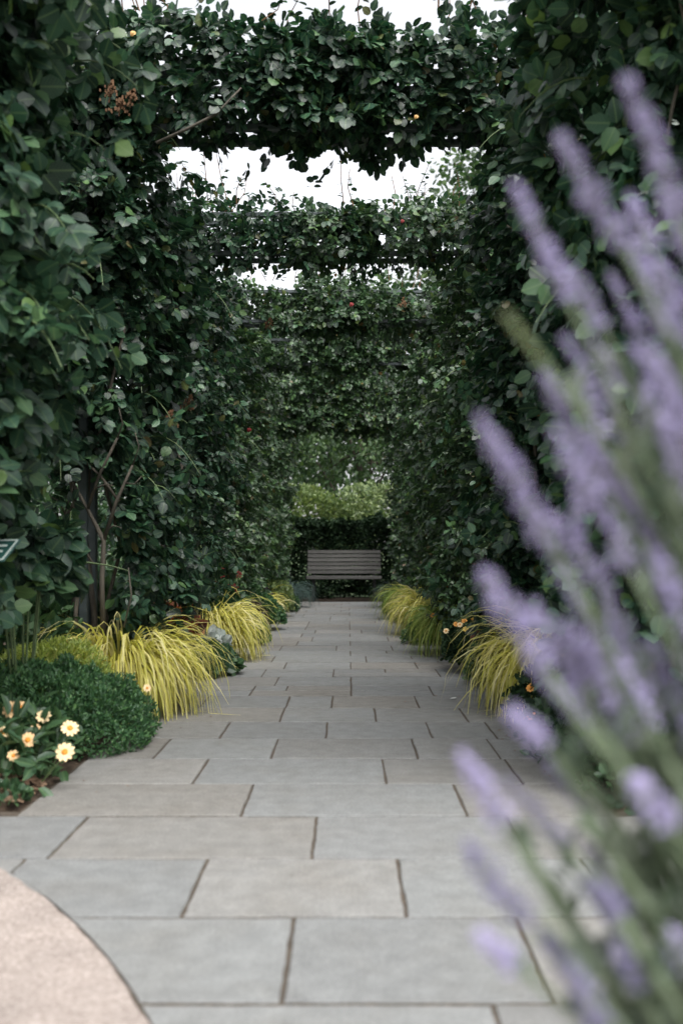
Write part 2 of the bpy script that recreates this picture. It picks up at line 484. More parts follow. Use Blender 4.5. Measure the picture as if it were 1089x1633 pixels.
M['rosepetal'] = plain_mat('peach_rose', (.70, .38, .10), (.80, .52, .22), scale=30, rough=.6, bump=0)
M['dried'] = plain_mat('dried_flower', (.09, .045, .022), (.17, .09, .045), scale=30, rough=.9, bump=0)

# ------------------------------------------------------------------ leaf geometry
def leaf_templates():
    # far: 6 vertices, 2 quads; near: 8 vertices, 6 faces; single: finer with wavy toothed rim
    far_v = np.array([(0, 0, 0), (-.36, .27, .05), (-.33, .70, .05), (0, 1, -.06), (.33, .70, .05), (.36, .27, .05)])
    far_f = [np.array([(0, 3, 2, 1), (0, 5, 4, 3)])]
    near_v = np.array([(0, 0, 0), (0, .34, .01), (0, .68, .0), (0, 1.02, -.10),
                       (-.32, .15, .03), (-.43, .48, .045), (-.31, .81, .0), (.32, .15, .03), (.43, .48, .045), (.31, .81, .0)])
    near_f = [np.array([(0, 1, 4), (2, 3, 6), (1, 0, 7), (3, 2, 9)]), np.array([(1, 2, 5, 4), (2, 1, 7, 8)]), np.array([(2, 6, 5), (9, 2, 8)])]
    return far_v, far_f, near_v, near_f


FAR_V, FAR_F, NEAR_V, NEAR_F = leaf_templates()
# slim leaf (willow / lavender / zinnia)
SLIM_V = FAR_V * np.array([.45, 1, 1])


def leaf_axes(T, N):
    y = unit(T)
    z = N - (N * y).sum(-1, keepdims=True) * y
    z = unit(z)
    x = np.cross(y, z)
    return x, y, z


def leaf_cloud(P, T, N, S, tv, tf, wide=1.0):
    x, y, z = leaf_axes(T, N)
    n, k = len(P), len(tv)
    wide = np.broadcast_to(np.asarray(wide, float), (n,))
    S_ = np.asarray(S)[:, None, None]
    V = P[:, None, :] + S_ * ((tv[None, :, 0, None] * wide[:, None, None]) * x[:, None, :] + tv[None, :, 1, None] * y[:, None, :] + tv[None, :, 2, None] * z[:, None, :])
    base = (np.arange(n) * k)[:, None, None]
    Fs = [(f[None] + base).reshape(-1, f.shape[1]) for f in tf]
    uv = np.tile(tv[:, :2], (n, 1))
    return V.reshape(-1, 3), Fs, uv


def single_leaf_mesh(name, mat, width=.72, teeth=True, droop=.14, fold=.05, stations=7):
    """a finer leaf: pointed oval with fold along the rib, a toothed rim and a drooping tip"""
    V, F, UV = [], [], []
    ys = [i / (stations - 1) for i in range(stations)]
    mids, ls, rs = [], [], []
    for i, t in enumerate(ys):
        w = width / 2 * (math.sin(math.pi * t ** .92) ** .62) if 0 < t < 1 else 0
        if teeth and 0 < i < stations - 1:
            w *= 1 + (.06 if i % 2 else -.05)
        zm = -droop * t * t
        mids.append(len(V)); V.append((0, t, zm)); UV.append((0, t))
        if w > 0:
            wob = .02 * math.sin(i * 2.3)
            ls.append(len(V)); V.append((-w, t - .03, zm + fold * w / width * 2 + wob)); UV.append((-w, t))
            rs.append(len(V)); V.append((w, t - .03, zm + fold * w / width * 2 - wob)); UV.append((w, t))
    tri, quad = [], []
    tri += [(mids[0], mids[1], ls[0]), (mids[1], mids[0], rs[0])]
    for i in range(len(ls) - 1):
        quad += [(mids[i + 1], mids[i + 2], ls[i + 1], ls[i]), (mids[i + 2], mids[i + 1], rs[i], rs[i + 1])]
    tri += [(mids[-2], mids[-1], ls[-1]), (mids[-1], mids[-2], rs[-1])]
    return mesh_np(name, np.array(V), [np.array(tri), np.array(quad)], mat, uv=np.array(UV), smooth=True)


def place_leaf(me, name, P, T, N, S, parent, origin, wide=1.0):
    x, y, z = leaf_axes(T[None], N[None])
    x, y, z = Vector(x[0]) * S * wide, Vector(y[0]) * S, Vector(z[0]) * S
    o = bpy.data.objects.new(name, me)
    COL.objects.link(o)
    o.parent = parent
    o.matrix_basis = Matrix(((x.x, y.x, z.x, P[0] - origin[0]), (x.y, y.y, z.y, P[1] - origin[1]), (x.z, y.z, z.z, P[2] - origin[2]), (0, 0, 0, 1)))
    return o


# ------------------------------------------------------------------ SETTING: ground, path, plaza, beds
LEFT, RIGHT = -1.10, 0.895
ROW0, ROWD = 1.93, 0.4535
PATH_END = 17.05
CIRC_C, CIRC_R = (-3.64, .35), 3.6

n = 140
gv, gf = [], []
gb = MB()
gb.add([(-600, -600, -.075), (600, -600, -.075), (600, 900, -.075), (-600, 900, -.075)], [(0, 1, 2, 3)])
tag(gb.build('ground', M['lawn']), 'flat ground under the garden reaching to the horizon', kind='structure')

# joint bed
pb = MB()
pb.add([(-3.2, -2.0, -.0045), (2.2, -2.0, -.0045), (2.2, 3.36, -.0045), (RIGHT + .01, 3.36, -.0045), (RIGHT + .01, PATH_END, -.0045), (LEFT - .01, PATH_END, -.0045), (LEFT - .01, 3.36, -.0045), (-3.2, 3.36, -.0045)], [tuple(range(8))])
path = pb.build('path', M['joint'])
tag(path, 'straight grey stone path leading through the rose arches to the bench', kind='structure')

# joint columns measured per course
G = lambda k: .145 + .25 * k
rows = {
    -1: [G(-6), G(-3), .28, G(3)], 0: [G(-7), -.85 - .05, -.13, .40, .9], 1: [G(-8), -.92, -.40, .14, .66], 2: [G(-7), -.86, -.104, .52],
    3: [-.355, .395], 4: [-.588, .144, .66], 5: [-.826, -.327, .296, .646], 6: [-.603, -.105, .397, .70], 7: [-.352, .145, .62],
    8: [-.836, -.35, -.093, .4], 9: [-.6, .02, .52],
}
prng = random.Random(11)
pav_n = 0


def add_paver(x0, x1, y0, y1):
    global pav_n
    g = .0048
    x0 += g * (1 if True else 0); x1 -= g; gy = 1.45 if y0 < 6 else 2.1
    y0 += g * gy; y1 -= g * gy
    if x1 - x0 < .05 or y1 - y0 < .05:
        return
    pts = []
    def edge(ax, ay, bx, by, k):
        for i in range(k):
            t = i / k
            j = .0022 if i else .001
            pts.append([ax + (bx - ax) * t + prng.uniform(-j, j), ay + (by - ay) * t + prng.uniform(-j, j)])
    kx = max(3, int((x1 - x0) / .09)); ky = max(3, int((y1 - y0) / .09))
    near = y0 < 3.3 and x0 < .2
    if near: kx, ky = kx * 3, ky * 3
    edge(x0, y0, x1, y0, kx); edge(x1, y0, x1, y1, ky); edge(x1, y1, x0, y1, kx); edge(x0, y1, x0, y0, ky)
    ins = 0
    if near:
        for p in pts:
            dx, dy = p[0] - CIRC_C[0], p[1] - CIRC_C[1]
            d = math.hypot(dx, dy); lim = CIRC_R + .003
            if d < lim:
                ins += 1
                p[0] = CIRC_C[0] + dx / d * lim; p[1] = CIRC_C[1] + dy / d * lim
        if ins > len(pts) * .93:
            return
        q = [pts[0]]
        for p in pts[1:]:
            if math.hypot(p[0] - q[-1][0], p[1] - q[-1][1]) > .002:
                q.append(p)
        pts = q
    cx = sum(p[0] for p in pts) / len(pts); cy = sum(p[1] for p in pts) / len(pts)
    dz = prng.uniform(-.0012, .002); tx = prng.uniform(-.002, .002); ty = prng.uniform(-.003, .003)
    mb = MB()
    top, mid, bot = [], [], []
    for (px, py) in pts:
        dx, dy = px - cx, py - cy
        z = dz + tx * dx + ty * dy
        s = .0025
        L_ = max(math.hypot(dx, dy), 1e-3)
        ix = px - math.copysign(min(s, abs(dx)), dx) if min(abs(px - x0), abs(px - x1)) < .012 else px
        iy = py - math.copysign(min(s, abs(dy)), dy) if min(abs(py - y0), abs(py - y1)) < .012 else py
        top.append((ix, iy, z)); mid.append((px, py, z - .0025 - prng.uniform(0, .001))); bot.append((px, py, -.05))
    k = len(pts)
    V = top + mid + bot
    F = [tuple(range(k))]
    for i in range(k):
        j = (i + 1) % k
        F.append((k + i, k + j, j, i)); F.append((2 * k + i, 2 * k + j, k + j, k + i))
    mb.add(V, F)
    me_o = mb.build('paver', M['paver'], path, origin=(cx, cy, 0))
    me_o.location = (cx, cy, 0)
    pav_n += 1


r = -8
while True:
    y0 = ROW0 + ROWD * r; y1 = y0 + ROWD
    if y0 > PATH_END - .1:
        break
    y1 = min(y1, PATH_END)
    wide = y1 < 3.36
    xl, xr = (-3.1, 2.1) if wide else (LEFT, RIGHT)
    if r in rows:
        js = list(rows[r])
    else:
        k = prng.choice([-4, -3, -5]) + (0 if r % 2 else .5); js = []
        x = G(k)
        while x < RIGHT - .2:
            js.append(x); x += prng.choice([.5, .5, .75, .5, .625])
    if wide:
        x = min(js)
        while x > xl + .7:
            x -= prng.choice([.5, .75]); js.append(x)
        x = max(js)
        while x < xr - .7:
            x += prng.choice([.5, .75]); js.append(x)
    js = sorted(j for j in js if xl + .1 < j < xr - .1)
    ed = [xl] + js + [xr]
    for a, b in zip(ed[:-1], ed[1:]):
        if r >= 8 and b - a > .35 and prng.random() < .36:
            ym = y0 + ROWD * .5
            add_paver(a, b, y0, ym)
            if b - a > .6 and prng.random() < .6:
                xm = a + (b - a) * prng.choice([.34, .5, .66]); add_paver(a, xm, ym, y1); add_paver(xm, b, ym, y1)
            else:
                add_paver(a, b, ym, y1)
        else:
            add_paver(a, b, y0, y1)
    r += 1

# round plaza edge of pinkish aggregate
V, F = [(CIRC_C[0], CIRC_C[1], .006)], []
ring, low = [], []
K = 420
for i in range(K):
    a = 2 * math.pi * i / K
    rr = CIRC_R + prng.uniform(-.006, .004)
    ring.append((CIRC_C[0] + (rr - .010) * math.cos(a), CIRC_C[1] + (rr - .010) * math.sin(a), .006))
    low.append((CIRC_C[0] + rr * math.cos(a), CIRC_C[1] + rr * math.sin(a), -.006))
V += ring + low
for i in range(K):
    j = (i + 1) % K
    F.append((0, 1 + i, 1 + j)); F.append((1 + i, 1 + K + i, 1 + K + j, 1 + j))
mb = MB(); mb.add(V, F)
tag(mb.build('plaza', M['granite']), 'round pinkish aggregate paving meeting the grey stones in a curve', kind='structure')


# planting beds, gently mounded
def bed(name, x_edge, side, y0, y1, label):
    nx, ny = 26, int((y1 - y0) / .09)
    us = np.linspace(0, 1, nx) ** 1.5
    X, Y = np.meshgrid(x_edge + side * us * 2.1, np.linspace(y0, y1, ny))
    P = np.stack([X.ravel(), Y.ravel(), np.zeros(X.size)], 1)
    d = np.abs(P[:, 0] - x_edge)
    P[:, 2] = -.012 + np.minimum(d, .5) * .14 + (noise(P, 9, 3) - .5) * .04 * np.minimum(1, d * 8) + (noise(P, 28, 4) - .5) * .025 * np.minimum(1, d * 8)
    P[:, 2] -= np.where((P[:, 1] > y1 - .02) | (d > 2.05), .12, 0) + np.where(P[:, 1] < y0 + .02, .03, 0)
    idx = np.arange(X.size).reshape(ny, nx)
    Fq = np.stack([idx[:-1, :-1], idx[:-1, 1:], idx[1:, 1:], idx[1:, :-1]], -1).reshape(-1, 4)
    if side < 0: Fq = Fq[:, ::-1]
    o = link(name, mesh_np(name, P, [Fq], M['soil'], smooth=True))
    tag(o, label, kind='structure')


bed('left_bed', LEFT - .012, -1, 3.37, 18.9, 'dark soil bed along the left edge of the path')
bed('right_bed', RIGHT + .012, 1, 3.37, 18.9, 'dark soil bed along the right edge of the path')
fb = MB(); fb.add([(LEFT - .02, PATH_END + .005, -.02), (RIGHT + .02, PATH_END + .005, -.02), (RIGHT + .02, 18.9, .0), (LEFT - .02, 18.9, .0)], [(0, 1, 2, 3)])
tag(fb.build('bench_ground', M['soil']), 'bare dark soil under the bench at the end of the path', kind='structure')

# ------------------------------------------------------------------ BENCH
BY = 17.45
BX = -.07
bench = thing('park_bench', 'weathered grey slatted wooden bench facing down the path at its far end', 'bench', (BX, BY, 0))
W = 1.29
def bslat(name, c, s, rot=None):
    mb = MB(); mb.box((0, 0, 0), s, bev=.006, rot=rot)
    o = mb.build(name, M['wood'], bench); o.location = c
    return o
for i in range(6):
    z = .50 + i * .071
    bslat('back_slat', (0, .04 + (z - .44) * .16, z), (W, .022, .060), Matrix.Rotation(R(-9), 3, 'X'))
for i in range(5):
    bslat('seat_slat', (0, -.395 + i * .094, .432 - i * .006 + (.0)), (W, .082, .026))
bslat('seat_front', (0, -.447, .418), (W, .02, .055))
for sx in (-1, 1):
    f = MB()
    x = sx * (W / 2 - .12)
    f.box((x, -.36, .20), (.045, .05, .40), .006)
    f.box((x, .06, .20), (.045, .05, .40), .006)
    f.box((x, -.16, .385), (.045, .50, .045), .006)
    f.build('leg_frame', M['black_metal'], bench, smooth=False)
    f = MB(); f.box((0, 0, 0), (.04, .035, .50), .006, rot=Matrix.Rotation(R(-9), 3, 'X'))
    o = f.build('back_support', M['black_metal'], bench); o.location = (x, .095, .66)

# ------------------------------------------------------------------ ARCH FRAMES AND CLIMBING ROSES
PXL, PXR = -1.45, 1.25                 # post lines
ARCH_Y = [3.15, 5.45, 7.75, 10.05, 12.35, 14.65, 16.95]
ORD = ['nearest the camera', 'second from the camera', 'third from the camera', 'fourth from the camera', 'third from the bench', 'second from the bench', 'beside the bench']
FD = .20                                # frame depth along the path


def arch_frame(i, Y):
    t = thing('arch_frame', 'dark painted steel arch frame spanning the path, the arch ' + ORD[i], 'arch', (-.1, Y, 0), 'steel arch frames over the path')
    org = (-.1, Y, 0)
    s = .045
    def bar(name, c, size):
        mb = MB(); mb.box((0, 0, 0), size, .004)
        o = mb.build(name, M['steel'], t); o.location = (c[0] - org[0], c[1] - org[1], c[2])
    for x in (PXL, PXR):
        for y in (Y, Y + FD):
            bar('post', (x, y, 1.79), (s, s, 3.6))
        for z in (.7, 1.4, 2.1, 2.8):
            bar('rung', (x, Y + FD / 2, z), (.02, FD - s, .02))
    for z in (3.2, 3.5):
        for y in (Y, Y + FD):
            bar('beam', ((PXL + PXR) / 2, y, z), (PXR - PXL - s, .042, .035))
    for k in range(3):
        x = PXL + (PXR - PXL) * (k + 1) / 4
        for y in (Y,):
            bar('strut', (x, y, 3.35), (.022, .022, .265))
    return t


for i, Y in enumerate(ARCH_Y):
    arch_frame(i, Y)


def box_shell(n, lo, hi, wts, seed, amp=.2, depth=.11, nscale=2.2, relief=.0):
    """points in the noisy shell of a box; wts for the faces -x +x -y +y -z +z. Returns P, outward normal"""
    rg = np.random.default_rng(seed)
    lo, hi = np.array(lo), np.array(hi)
    ext = hi - lo
    area = np.array([ext[1] * ext[2]] * 2 + [ext[0] * ext[2]] * 2 + [ext[0] * ext[1]] * 2) * np.array(wts)
    f = rg.choice(6, n, p=area / area.sum())
    U = rg.random((n, 3))
    P = lo + U * ext
    Nn = np.zeros((n, 3))
    for k in range(6):
        a = k // 2
        m = f == k
        P[m, a] = lo[a] if k % 2 == 0 else hi[a]
        Nn[m, a] = -1 if k % 2 == 0 else 1
    # round the corners: blend normals near edges
    C = (lo + hi) / 2
    rel = (P - C) / (ext / 2)
    Nr = unit(Nn + .75 * np.sign(rel) * np.clip((np.abs(rel) - .72) / .28, 0, 1) ** 2)
    corner = (np.clip((np.abs(rel) - .8) / .2, 0, 1) ** 2).sum(1) - 1
    P = P - Nr * (np.clip(corner, 0, 2) * .10)[:, None]
    d = (noise(P, nscale, seed) - .5) * 2 * amp + (noise(P, nscale * 2.7, seed + 1) - .5) * amp
    d = d + np.minimum(noise(P, 6.0, seed + 2) - .52, .12) * relief
    P = P + Nr * (d - rg.exponential(depth, n))[:, None]
    # thin spots: drop where a coarse noise is low
    return P, Nr, rg


def rose_leaves(P, Nr, rg, s0, s1):
    """each point becomes a compound leaf of leaflets; returns P T N S"""
    n = len(P)
    up = np.array([0, 0, 1.0])
    D = unit(Nr * .8 + up * rg.normal(-.35, .45, n)[:, None] + rg.normal(0, .55, (n, 3)))
    Nf = unit(Nr * .75 + up * .55 + rg.normal(0, .38, (n, 3)))
    S = rg.uniform(s0, s1, n)
    Nf = Nf - (Nf * D).sum(1, keepdims=True) * D
    Nf = unit(Nf)
    X = np.cross(D, Nf)
    Ps, Ts, Ns, Ss = [], [], [], []
    spec = [(1.0, 0, 1.05), (.78, 1, .95), (.78, -1, .95), (.15, 1, .8), (.15, -1, .8)]
    for k, (t, sd_, sc) in enumerate(spec):
        keep = rg.random(n) < (1 if k < 3 else .7)
        p = P + D * (S * t * 1.15)[:, None] + X * (S * .08 * sd_)[:, None]
        td = unit(D * (1 if sd_ == 0 else .45) + X * sd_ * .9 + rg.normal(0, .14, (n, 3)) + np.array([0, 0, -.25]))
        nn = unit(Nf + rg.normal(0, .22, (n, 3)))
        Ps.append(p[keep]); Ts.append(td[keep]); Ns.append(nn[keep]); Ss.append((S * sc * rg.uniform(.85, 1.1, n))[keep])
    return np.concatenate(Ps), np.concatenate(Ts), np.concatenate(Ns), np.concatenate(Ss)


plants = []       # dicts with leaves collected first, then split into single leaves and the joined rest
for i, Y in enumerate(ARCH_Y):
    for side in (-1, 1):
        seed = 100 + i * 10 + (side > 0)
        xi = -1.08 if side < 0 else .88            # inner face
        xo = -1.95 if side < 0 else 1.8
        lo, hi = (min(xi, xo), Y - .18, .25), (max(xi, xo), Y + (.95, .72, .95, .95, .95, .95, 1.45)[i], 3.45 if i not in (2, 3) else 3.25)
        wts = [.45, 1.25, 1.15, .45, .2, .35] if side < 0 else [1.25, .45, 1.15, .45, .2, .35]
        npil = [3000, 3800, 3300, 2800, 2400, 2200, 2600][i]
        s0, s1 = [(.058, .090), (.048, .072), (.046, .068), (.048, .070), (.05, .072), (.052, .074), (.054, .076)][i]
        if i == 0:
            # the nearest pair hangs further out and its foot stays bare
            if side < 0:
                lo, hi = (-2.1, 3.25, .55), (-1.10, 4.05, 3.6)
            else:
                lo, hi = (.93, 3.35, .45), (2.0, 4.45, 3.6)
        P, Nr, rg = box_shell(npil, lo, hi, wts, seed, amp=.19, nscale=1.9, depth=.09, relief=.55)
        P2, Nr2, rg2 = box_shell(int(npil * .35), np.array(lo) + [.22, .2, 0], np.array(hi) - [.22, .2, 0], wts, seed + 3, amp=.12, depth=.15)
        P, Nr = np.concatenate([P, P2]), np.concatenate([Nr, Nr2])
        z = P[:, 2]
        # bare, cane-only feet on the front outer corner; denser inside
        if side < 0:
            bare = (z < (1.48 if i == 1 else 1.25) - .3 * noise(P, 3, seed)) & (P[:, 0] < -1.24) & (P[:, 1] < Y + .7)
            if i == 0: bare = (P[:, 0] > -1.10 - .3 * np.clip((1.55 - z) / .7, 0, 1))
        else:
            bare = (z < .55) & (P[:, 0] > 1.1)
        keep = ~bare & (rg.random(len(P)) < np.clip((z + .1) * 2.2, .15, 1))
        keep &= noise(P, 3.3, seed + 5) > .19
        P, Nr = P[keep], Nr[keep]
        # long sprays reaching out of the wall and nodding
        ns = [26, 34, 28, 20, 12, 10, 6][i]
        rs = np.random.default_rng(seed + 40)
        sprays = []
        for q in range(ns):
            if rs.random() < .55:
                b0 = np.array([xi - .05 * side * -1, rs.uniform(lo[1], hi[1]), rs.uniform(.9, 3.3)]); d0 = np.array([-side * .8, -.45, rs.uniform(-.1, .7)])
            else:
                b0 = np.array([rs.uniform(min(xi, xo) + .1, max(xi, xo) - .25), lo[1] + .02, rs.uniform(1.0, 3.3)]); d0 = np.array([-side * .25, -.9, rs.uniform(-.1, .7)])
            if i == 0 and side < 0 and b0[2] < 1.5: continue
            d0 = unit(d0 + rs.normal(0, .25, 3)); L_ = rs.uniform(.16, .42)
            pts = []
            for u in np.linspace(0, 1, 7):
                pts.append(b0 + d0 * L_ * u + np.array([0, 0, -.22 * u * u * L_ / .3]))
            sprays.append(pts)
            m_ = rs.integers(4, 8)
            us = rs.uniform(.1, 1, m_)
            SP_ = np.array([pts[int(u * 5.99)] for u in us])
            P = np.concatenate([P, SP_]); Nr = np.concatenate([Nr, unit(np.tile(d0, (m_, 1)) * .5 + rs.normal(0, .45, (m_, 3)))])
        # half of the beam belongs to each plant
        xm = -.1 - .35 * side
        zb, zt = [(3.2, 3.7), (3.18, 3.74), (3.16, 3.54), (3.14, 3.56), (3.16, 3.7), (3.12, 3.7), (2.98, 3.7)][i]
        blo, bhi = ((xo, Y - .17, zb), (xm, Y + FD + .02, zt)) if side < 0 else ((xm, Y - .17, zb), (xo, Y + FD + .02, zt))
        nb = [1300, 1600, 1200, 1150, 1250, 1200, 1700][i]
        Pb, Nb, _ = box_shell(nb, blo, bhi, [.02, .02, 1.5, .6, .8, 1.0], seed + 7, amp=[.09, .13, .16, .16, .14, .15, .15][i], depth=.10, nscale=3, relief=.25)
        kb = noise(Pb, 4, seed + 9) > [.2, .2, .26, .26, .22, .2, .15][i]
        P, Nr = np.concatenate([P, Pb[kb]]), np.concatenate([Nr, Nb[kb]])
        LP, LT, LN, LS = rose_leaves(P, Nr, rg, s0, s1)
        plants.append(dict(i=i, side=side, Y=Y, P=LP, T=LT, N=LN, S=LS, rg=rg, sprays=sprays))

# which leaves show: nearest one per picture cell
allP = np.concatenate([p['P'] + p['T'] * p['S'][:, None] * .5 for p in plants])
allS = np.concatenate([p['S'] for p in plants])
allN = np.concatenate([p['N'] for p in plants])
own = np.concatenate([np.full(len(p['P']), k) for k, p in enumerate(plants)])
loc_i = np.concatenate([np.arange(len(p['P'])) for p in plants])
pp = px_of(allP)
inf = (pp[:, 0] > -5) & (pp[:, 0] < 1094) & (pp[:, 1] > -5) & (pp[:, 1] < 1638) & (allP[:, 1] > .3)
cell = np.floor(pp / 9.0).astype(np.int64)
key = cell[:, 0] * 100000 + cell[:, 1]
order = np.argsort(allP[:, 1], kind='stable')
order = order[inf[order]]
_, first = np.unique(key[order], return_index=True)
vis = order[first]
view = unit(allP[vis] - np.array([0, 0, CAM_H]))
score = allS[vis] * FPX / allP[vis, 1] * (.35 + np.abs((allN[vis] * view).sum(1)))
single_rose = single_leaf_mesh('leaf', M['rose'], width=.70)
single_near = single_leaf_mesh('leaf', M['rose_near'], width=.78)
SIDE = {-1: 'left', 1: 'right'}
for k, p in enumerate(plants):
    i, side, Y = p['i'], p['side'], p['Y']
    px_ = PXL if side < 0 else PXR
    org = np.array([px_, Y + FD / 2, 0.0])
    t = thing('climbing_rose', f'dense dark green climbing rose covering the {SIDE[side]} pillar of the arch {ORD[i]}', 'climbing plant', tuple(org), 'climbing roses on the arches')
    p['t'], p['org'] = t, org
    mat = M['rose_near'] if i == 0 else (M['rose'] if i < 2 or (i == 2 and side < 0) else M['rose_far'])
    mine = own[vis] == k
    sel = loc_i[vis[mine]][np.argsort(-score[mine])]
    big = p['S'][sel] * FPX / p['P'][sel, 1] >= 10.5
    sel = sel[big][:300]
    for j in sel:
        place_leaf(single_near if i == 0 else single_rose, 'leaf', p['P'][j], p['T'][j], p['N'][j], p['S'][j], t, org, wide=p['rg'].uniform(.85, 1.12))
    rest = np.setdiff1d(np.arange(len(p['P'])), sel)
    tv, tf = (NEAR_V, NEAR_F) if i < 2 else (FAR_V, FAR_F)
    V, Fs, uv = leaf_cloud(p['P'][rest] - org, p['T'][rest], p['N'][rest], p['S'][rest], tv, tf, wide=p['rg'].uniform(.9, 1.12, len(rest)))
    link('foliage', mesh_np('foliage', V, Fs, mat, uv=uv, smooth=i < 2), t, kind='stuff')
    # trunk and canes
    rr = random.Random(500 + k)
    s = -side
    mb = MB()
    mb.tube([(0, 0, .02), (.03 * s, .02, .5), (-.02, .0, 1.0), (.03 * s, .02, 1.8), (0, 0, 3.1)], [.019, .017, .015, .012, .008], 7)
    mb.build('trunk', M['bark'], t, smooth=True)
    for c in range(5 if i < 3 else 3):
        y0 = rr.uniform(-.3, .3); x0 = rr.uniform(-.1, .28) * s
        pts = [(x0 * .4, y0 * .4, .02)]
        for q in range(1, 7):
            zz = q * .5
            pts.append((x0 * .5 + rr.uniform(-.13, .16) * s, y0 + rr.uniform(-.2, .15), zz + rr.uniform(-.1, .1)))
        mb = MB(); mb.tube(pts, [.013, .012, .011, .010, .008, .006, .004], 6)
        mb.build('cane', M['bark'], t, smooth=True)
    mb = MB()
    for pts in p['sprays']:
        mb.tube([tuple(q_ - org) for q_ in pts], [.004, .004, .0035, .003, .003, .002, .0015], 4)
    mb.build('spray_stems', M['stem'], t, kind='stuff')
    # new shoots standing out of the beam
    for c in range([0, 9, 14, 11, 4, 3, 0][i]):
        x = rr.uniform(-.1, 1.35) * s
        h = rr.uniform(.12, .42)
        p0 = Vector((x, rr.uniform(-.3, .1), [3.7, 3.74, 3.52, 3.56, 3.66, 3.66, 3.66][i])); p1 = p0 + Vector((rr.uniform(-.12, .12), rr.uniform(-.1, .1), h))
        pm = (p0 + p1) / 2 + Vector((rr.uniform(-.04, .04), 0, 0))
        mb = MB(); mb.tube([p0, pm, p1], [.004, .0033, .002], 4)
        q = mb.build('shoot', M['redstem'], t)
        nl = rr.randint(4, 12)
        tt = np.array([rr.uniform(.15, 1) for _ in range(nl)])
        LP = np.array([tuple(p0 + (p1 - p0) * float(a)) for a in tt])
        TT = np.array([(rr.uniform(-1, 1), rr.uniform(-.8, .8), rr.uniform(-.3, .5)) for _ in range(nl)])
        NN = np.array([(rr.uniform(-.4, .4), rr.uniform(-.6, .1), 1) for _ in range(nl)])
        V, Fs, uv = leaf_cloud(LP, TT, NN, np.array([rr.uniform(.028, .055) for _ in range(nl)]), NEAR_V, NEAR_F)
        link('shoot_leaves', mesh_np('shoot_leaves', V, Fs, M['rose'], uv=uv, smooth=True), q)

# canes seen in the bare gap at the left, and on the beam of the second arch
t = plants[2]['t']; org = plants[2]['org']
def cane_px(pts, rads, mat='bark', name='cane'):
    W_ = [((x - 555) / FPX * y_, y_, CAM_H - (py - 878) / FPX * y_) for (x, py, y_) in pts]
    mb = MB(); mb.tube([tuple(np.array(w) - org) for w in W_], [r_ * .5 for r_ in rads], 7)
    return mb.build(name, M[mat], t, smooth=True)
cane_px([(165, 1010, 5.3), (163, 930, 5.3), (166, 862, 5.3), (140, 812, 5.28), (118, 772, 5.25), (98, 738, 5.2)], [.03, .028, .026, .02, .016, .012])
cane_px([(166, 862, 5.3), (186, 800, 5.27), (212, 742, 5.22)], [.024, .018, .012])
cane_px([(140, 812, 5.28), (160, 755, 5.22), (188, 698, 5.15)], [.019, .016, .012])
cane_px([(190, 800, 5.3), (160, 758, 5.25), (120, 722, 5.22), (95, 705, 5.2)], [.016, .015, .012, .009])
cane_px([(118, 772, 5.25), (104, 820, 5.3), (130, 870, 5.3), (150, 900, 5.3)], [.012, .012, .013, .012])
cane_px([(205, 905, 5.2), (210, 950, 5.2), (198, 1000, 5.2)], [.007, .009, .009])
for (a_, b_, c_) in [((98, 738, 5.2), (84, 715, 5.2), (80, 690, 5.18)), ((212, 742, 5.22), (222, 712, 5.2), (216, 690, 5.2)), ((188, 698, 5.15), (196, 676, 5.12), (190, 650, 5.1)), ((150, 780, 5.25), (170, 772, 5.2), (182, 775, 5.2)),
                    ((118, 772, 5.25), (128, 745, 5.2), (122, 725, 5.2)), ((200, 770, 5.25), (215, 772, 5.2), (226, 760, 5.2)), ((166, 850, 5.3), (182, 838, 5.28), (195, 842, 5.28)), ((104, 820, 5.3), (96, 800, 5.28), (82, 792, 5.28))]:
    cane_px([a_, b_, c_], [.010, .007, .004], name='twig')
cane_px([(250, 228, 5.25), (300, 205, 5.2), (345, 182, 5.2), (385, 140, 5.2)], [.018, .016, .014, .008])

# a few blooms and dried heads on the roses
def bloom(parent, org, P, rad, mat, name='bloom'):
    rg = np.random.default_rng(int(abs(P[0] * 1000)))
    mb = MB()
    npet = 9
    V, F = [], []
    for q in range(npet):
        a = q * 2.4; rr_ = rad * (.35 + .65 * q / npet)
        c, s_ = math.cos(a), math.sin(a)
        ox, oz = c * rr_ * .45, s_ * rr_ * .45
        b = len(V)
        for (u, v) in ((-.6, -.5), (.6, -.5), (.75, .3), (0, .7), (-.75, .3)):
            V.append((P[0] + ox + (c * v - s_ * u) * rr_ * .7, P[1] - rad * (.8 - q / npet * .6) + rr_ * .12 * v, P[2] + oz + (s_ * v + c * u) * rr_ * .7))
        F.append(tuple(range(b, b + 5)))
    mb.add(V, F)
    return mb.build(name, mat, parent, origin=tuple(org))
for (x, py, y_, k, m_, rad) in [(661, 200, 5.3, 3, 'rosepetal', .016), (862, 262, 4.6, 1, 'rosepetal', .018), (280, 455, 6.1, 2, 'rosepetal', .02), (399, 688, 8.9, 6, 'red', .028),
                                (297, 448, 6.3, 2, 'dried', .02), (905, 340, 4.4, 1, 'rosepetal', .018), (219, 70, 5.2, 2, 'rosepetal', .020), (560, 490, 9.7, 6, 'red', .03), (640, 360, 7.5, 5, 'red', .02)]:
    P = ((x - 555) / FPX * y_, y_ - .1, CAM_H - (py - 878) / FPX * y_)
    bloom(plants[k]['t'], plants[k]['org'], P, rad, M[m_])
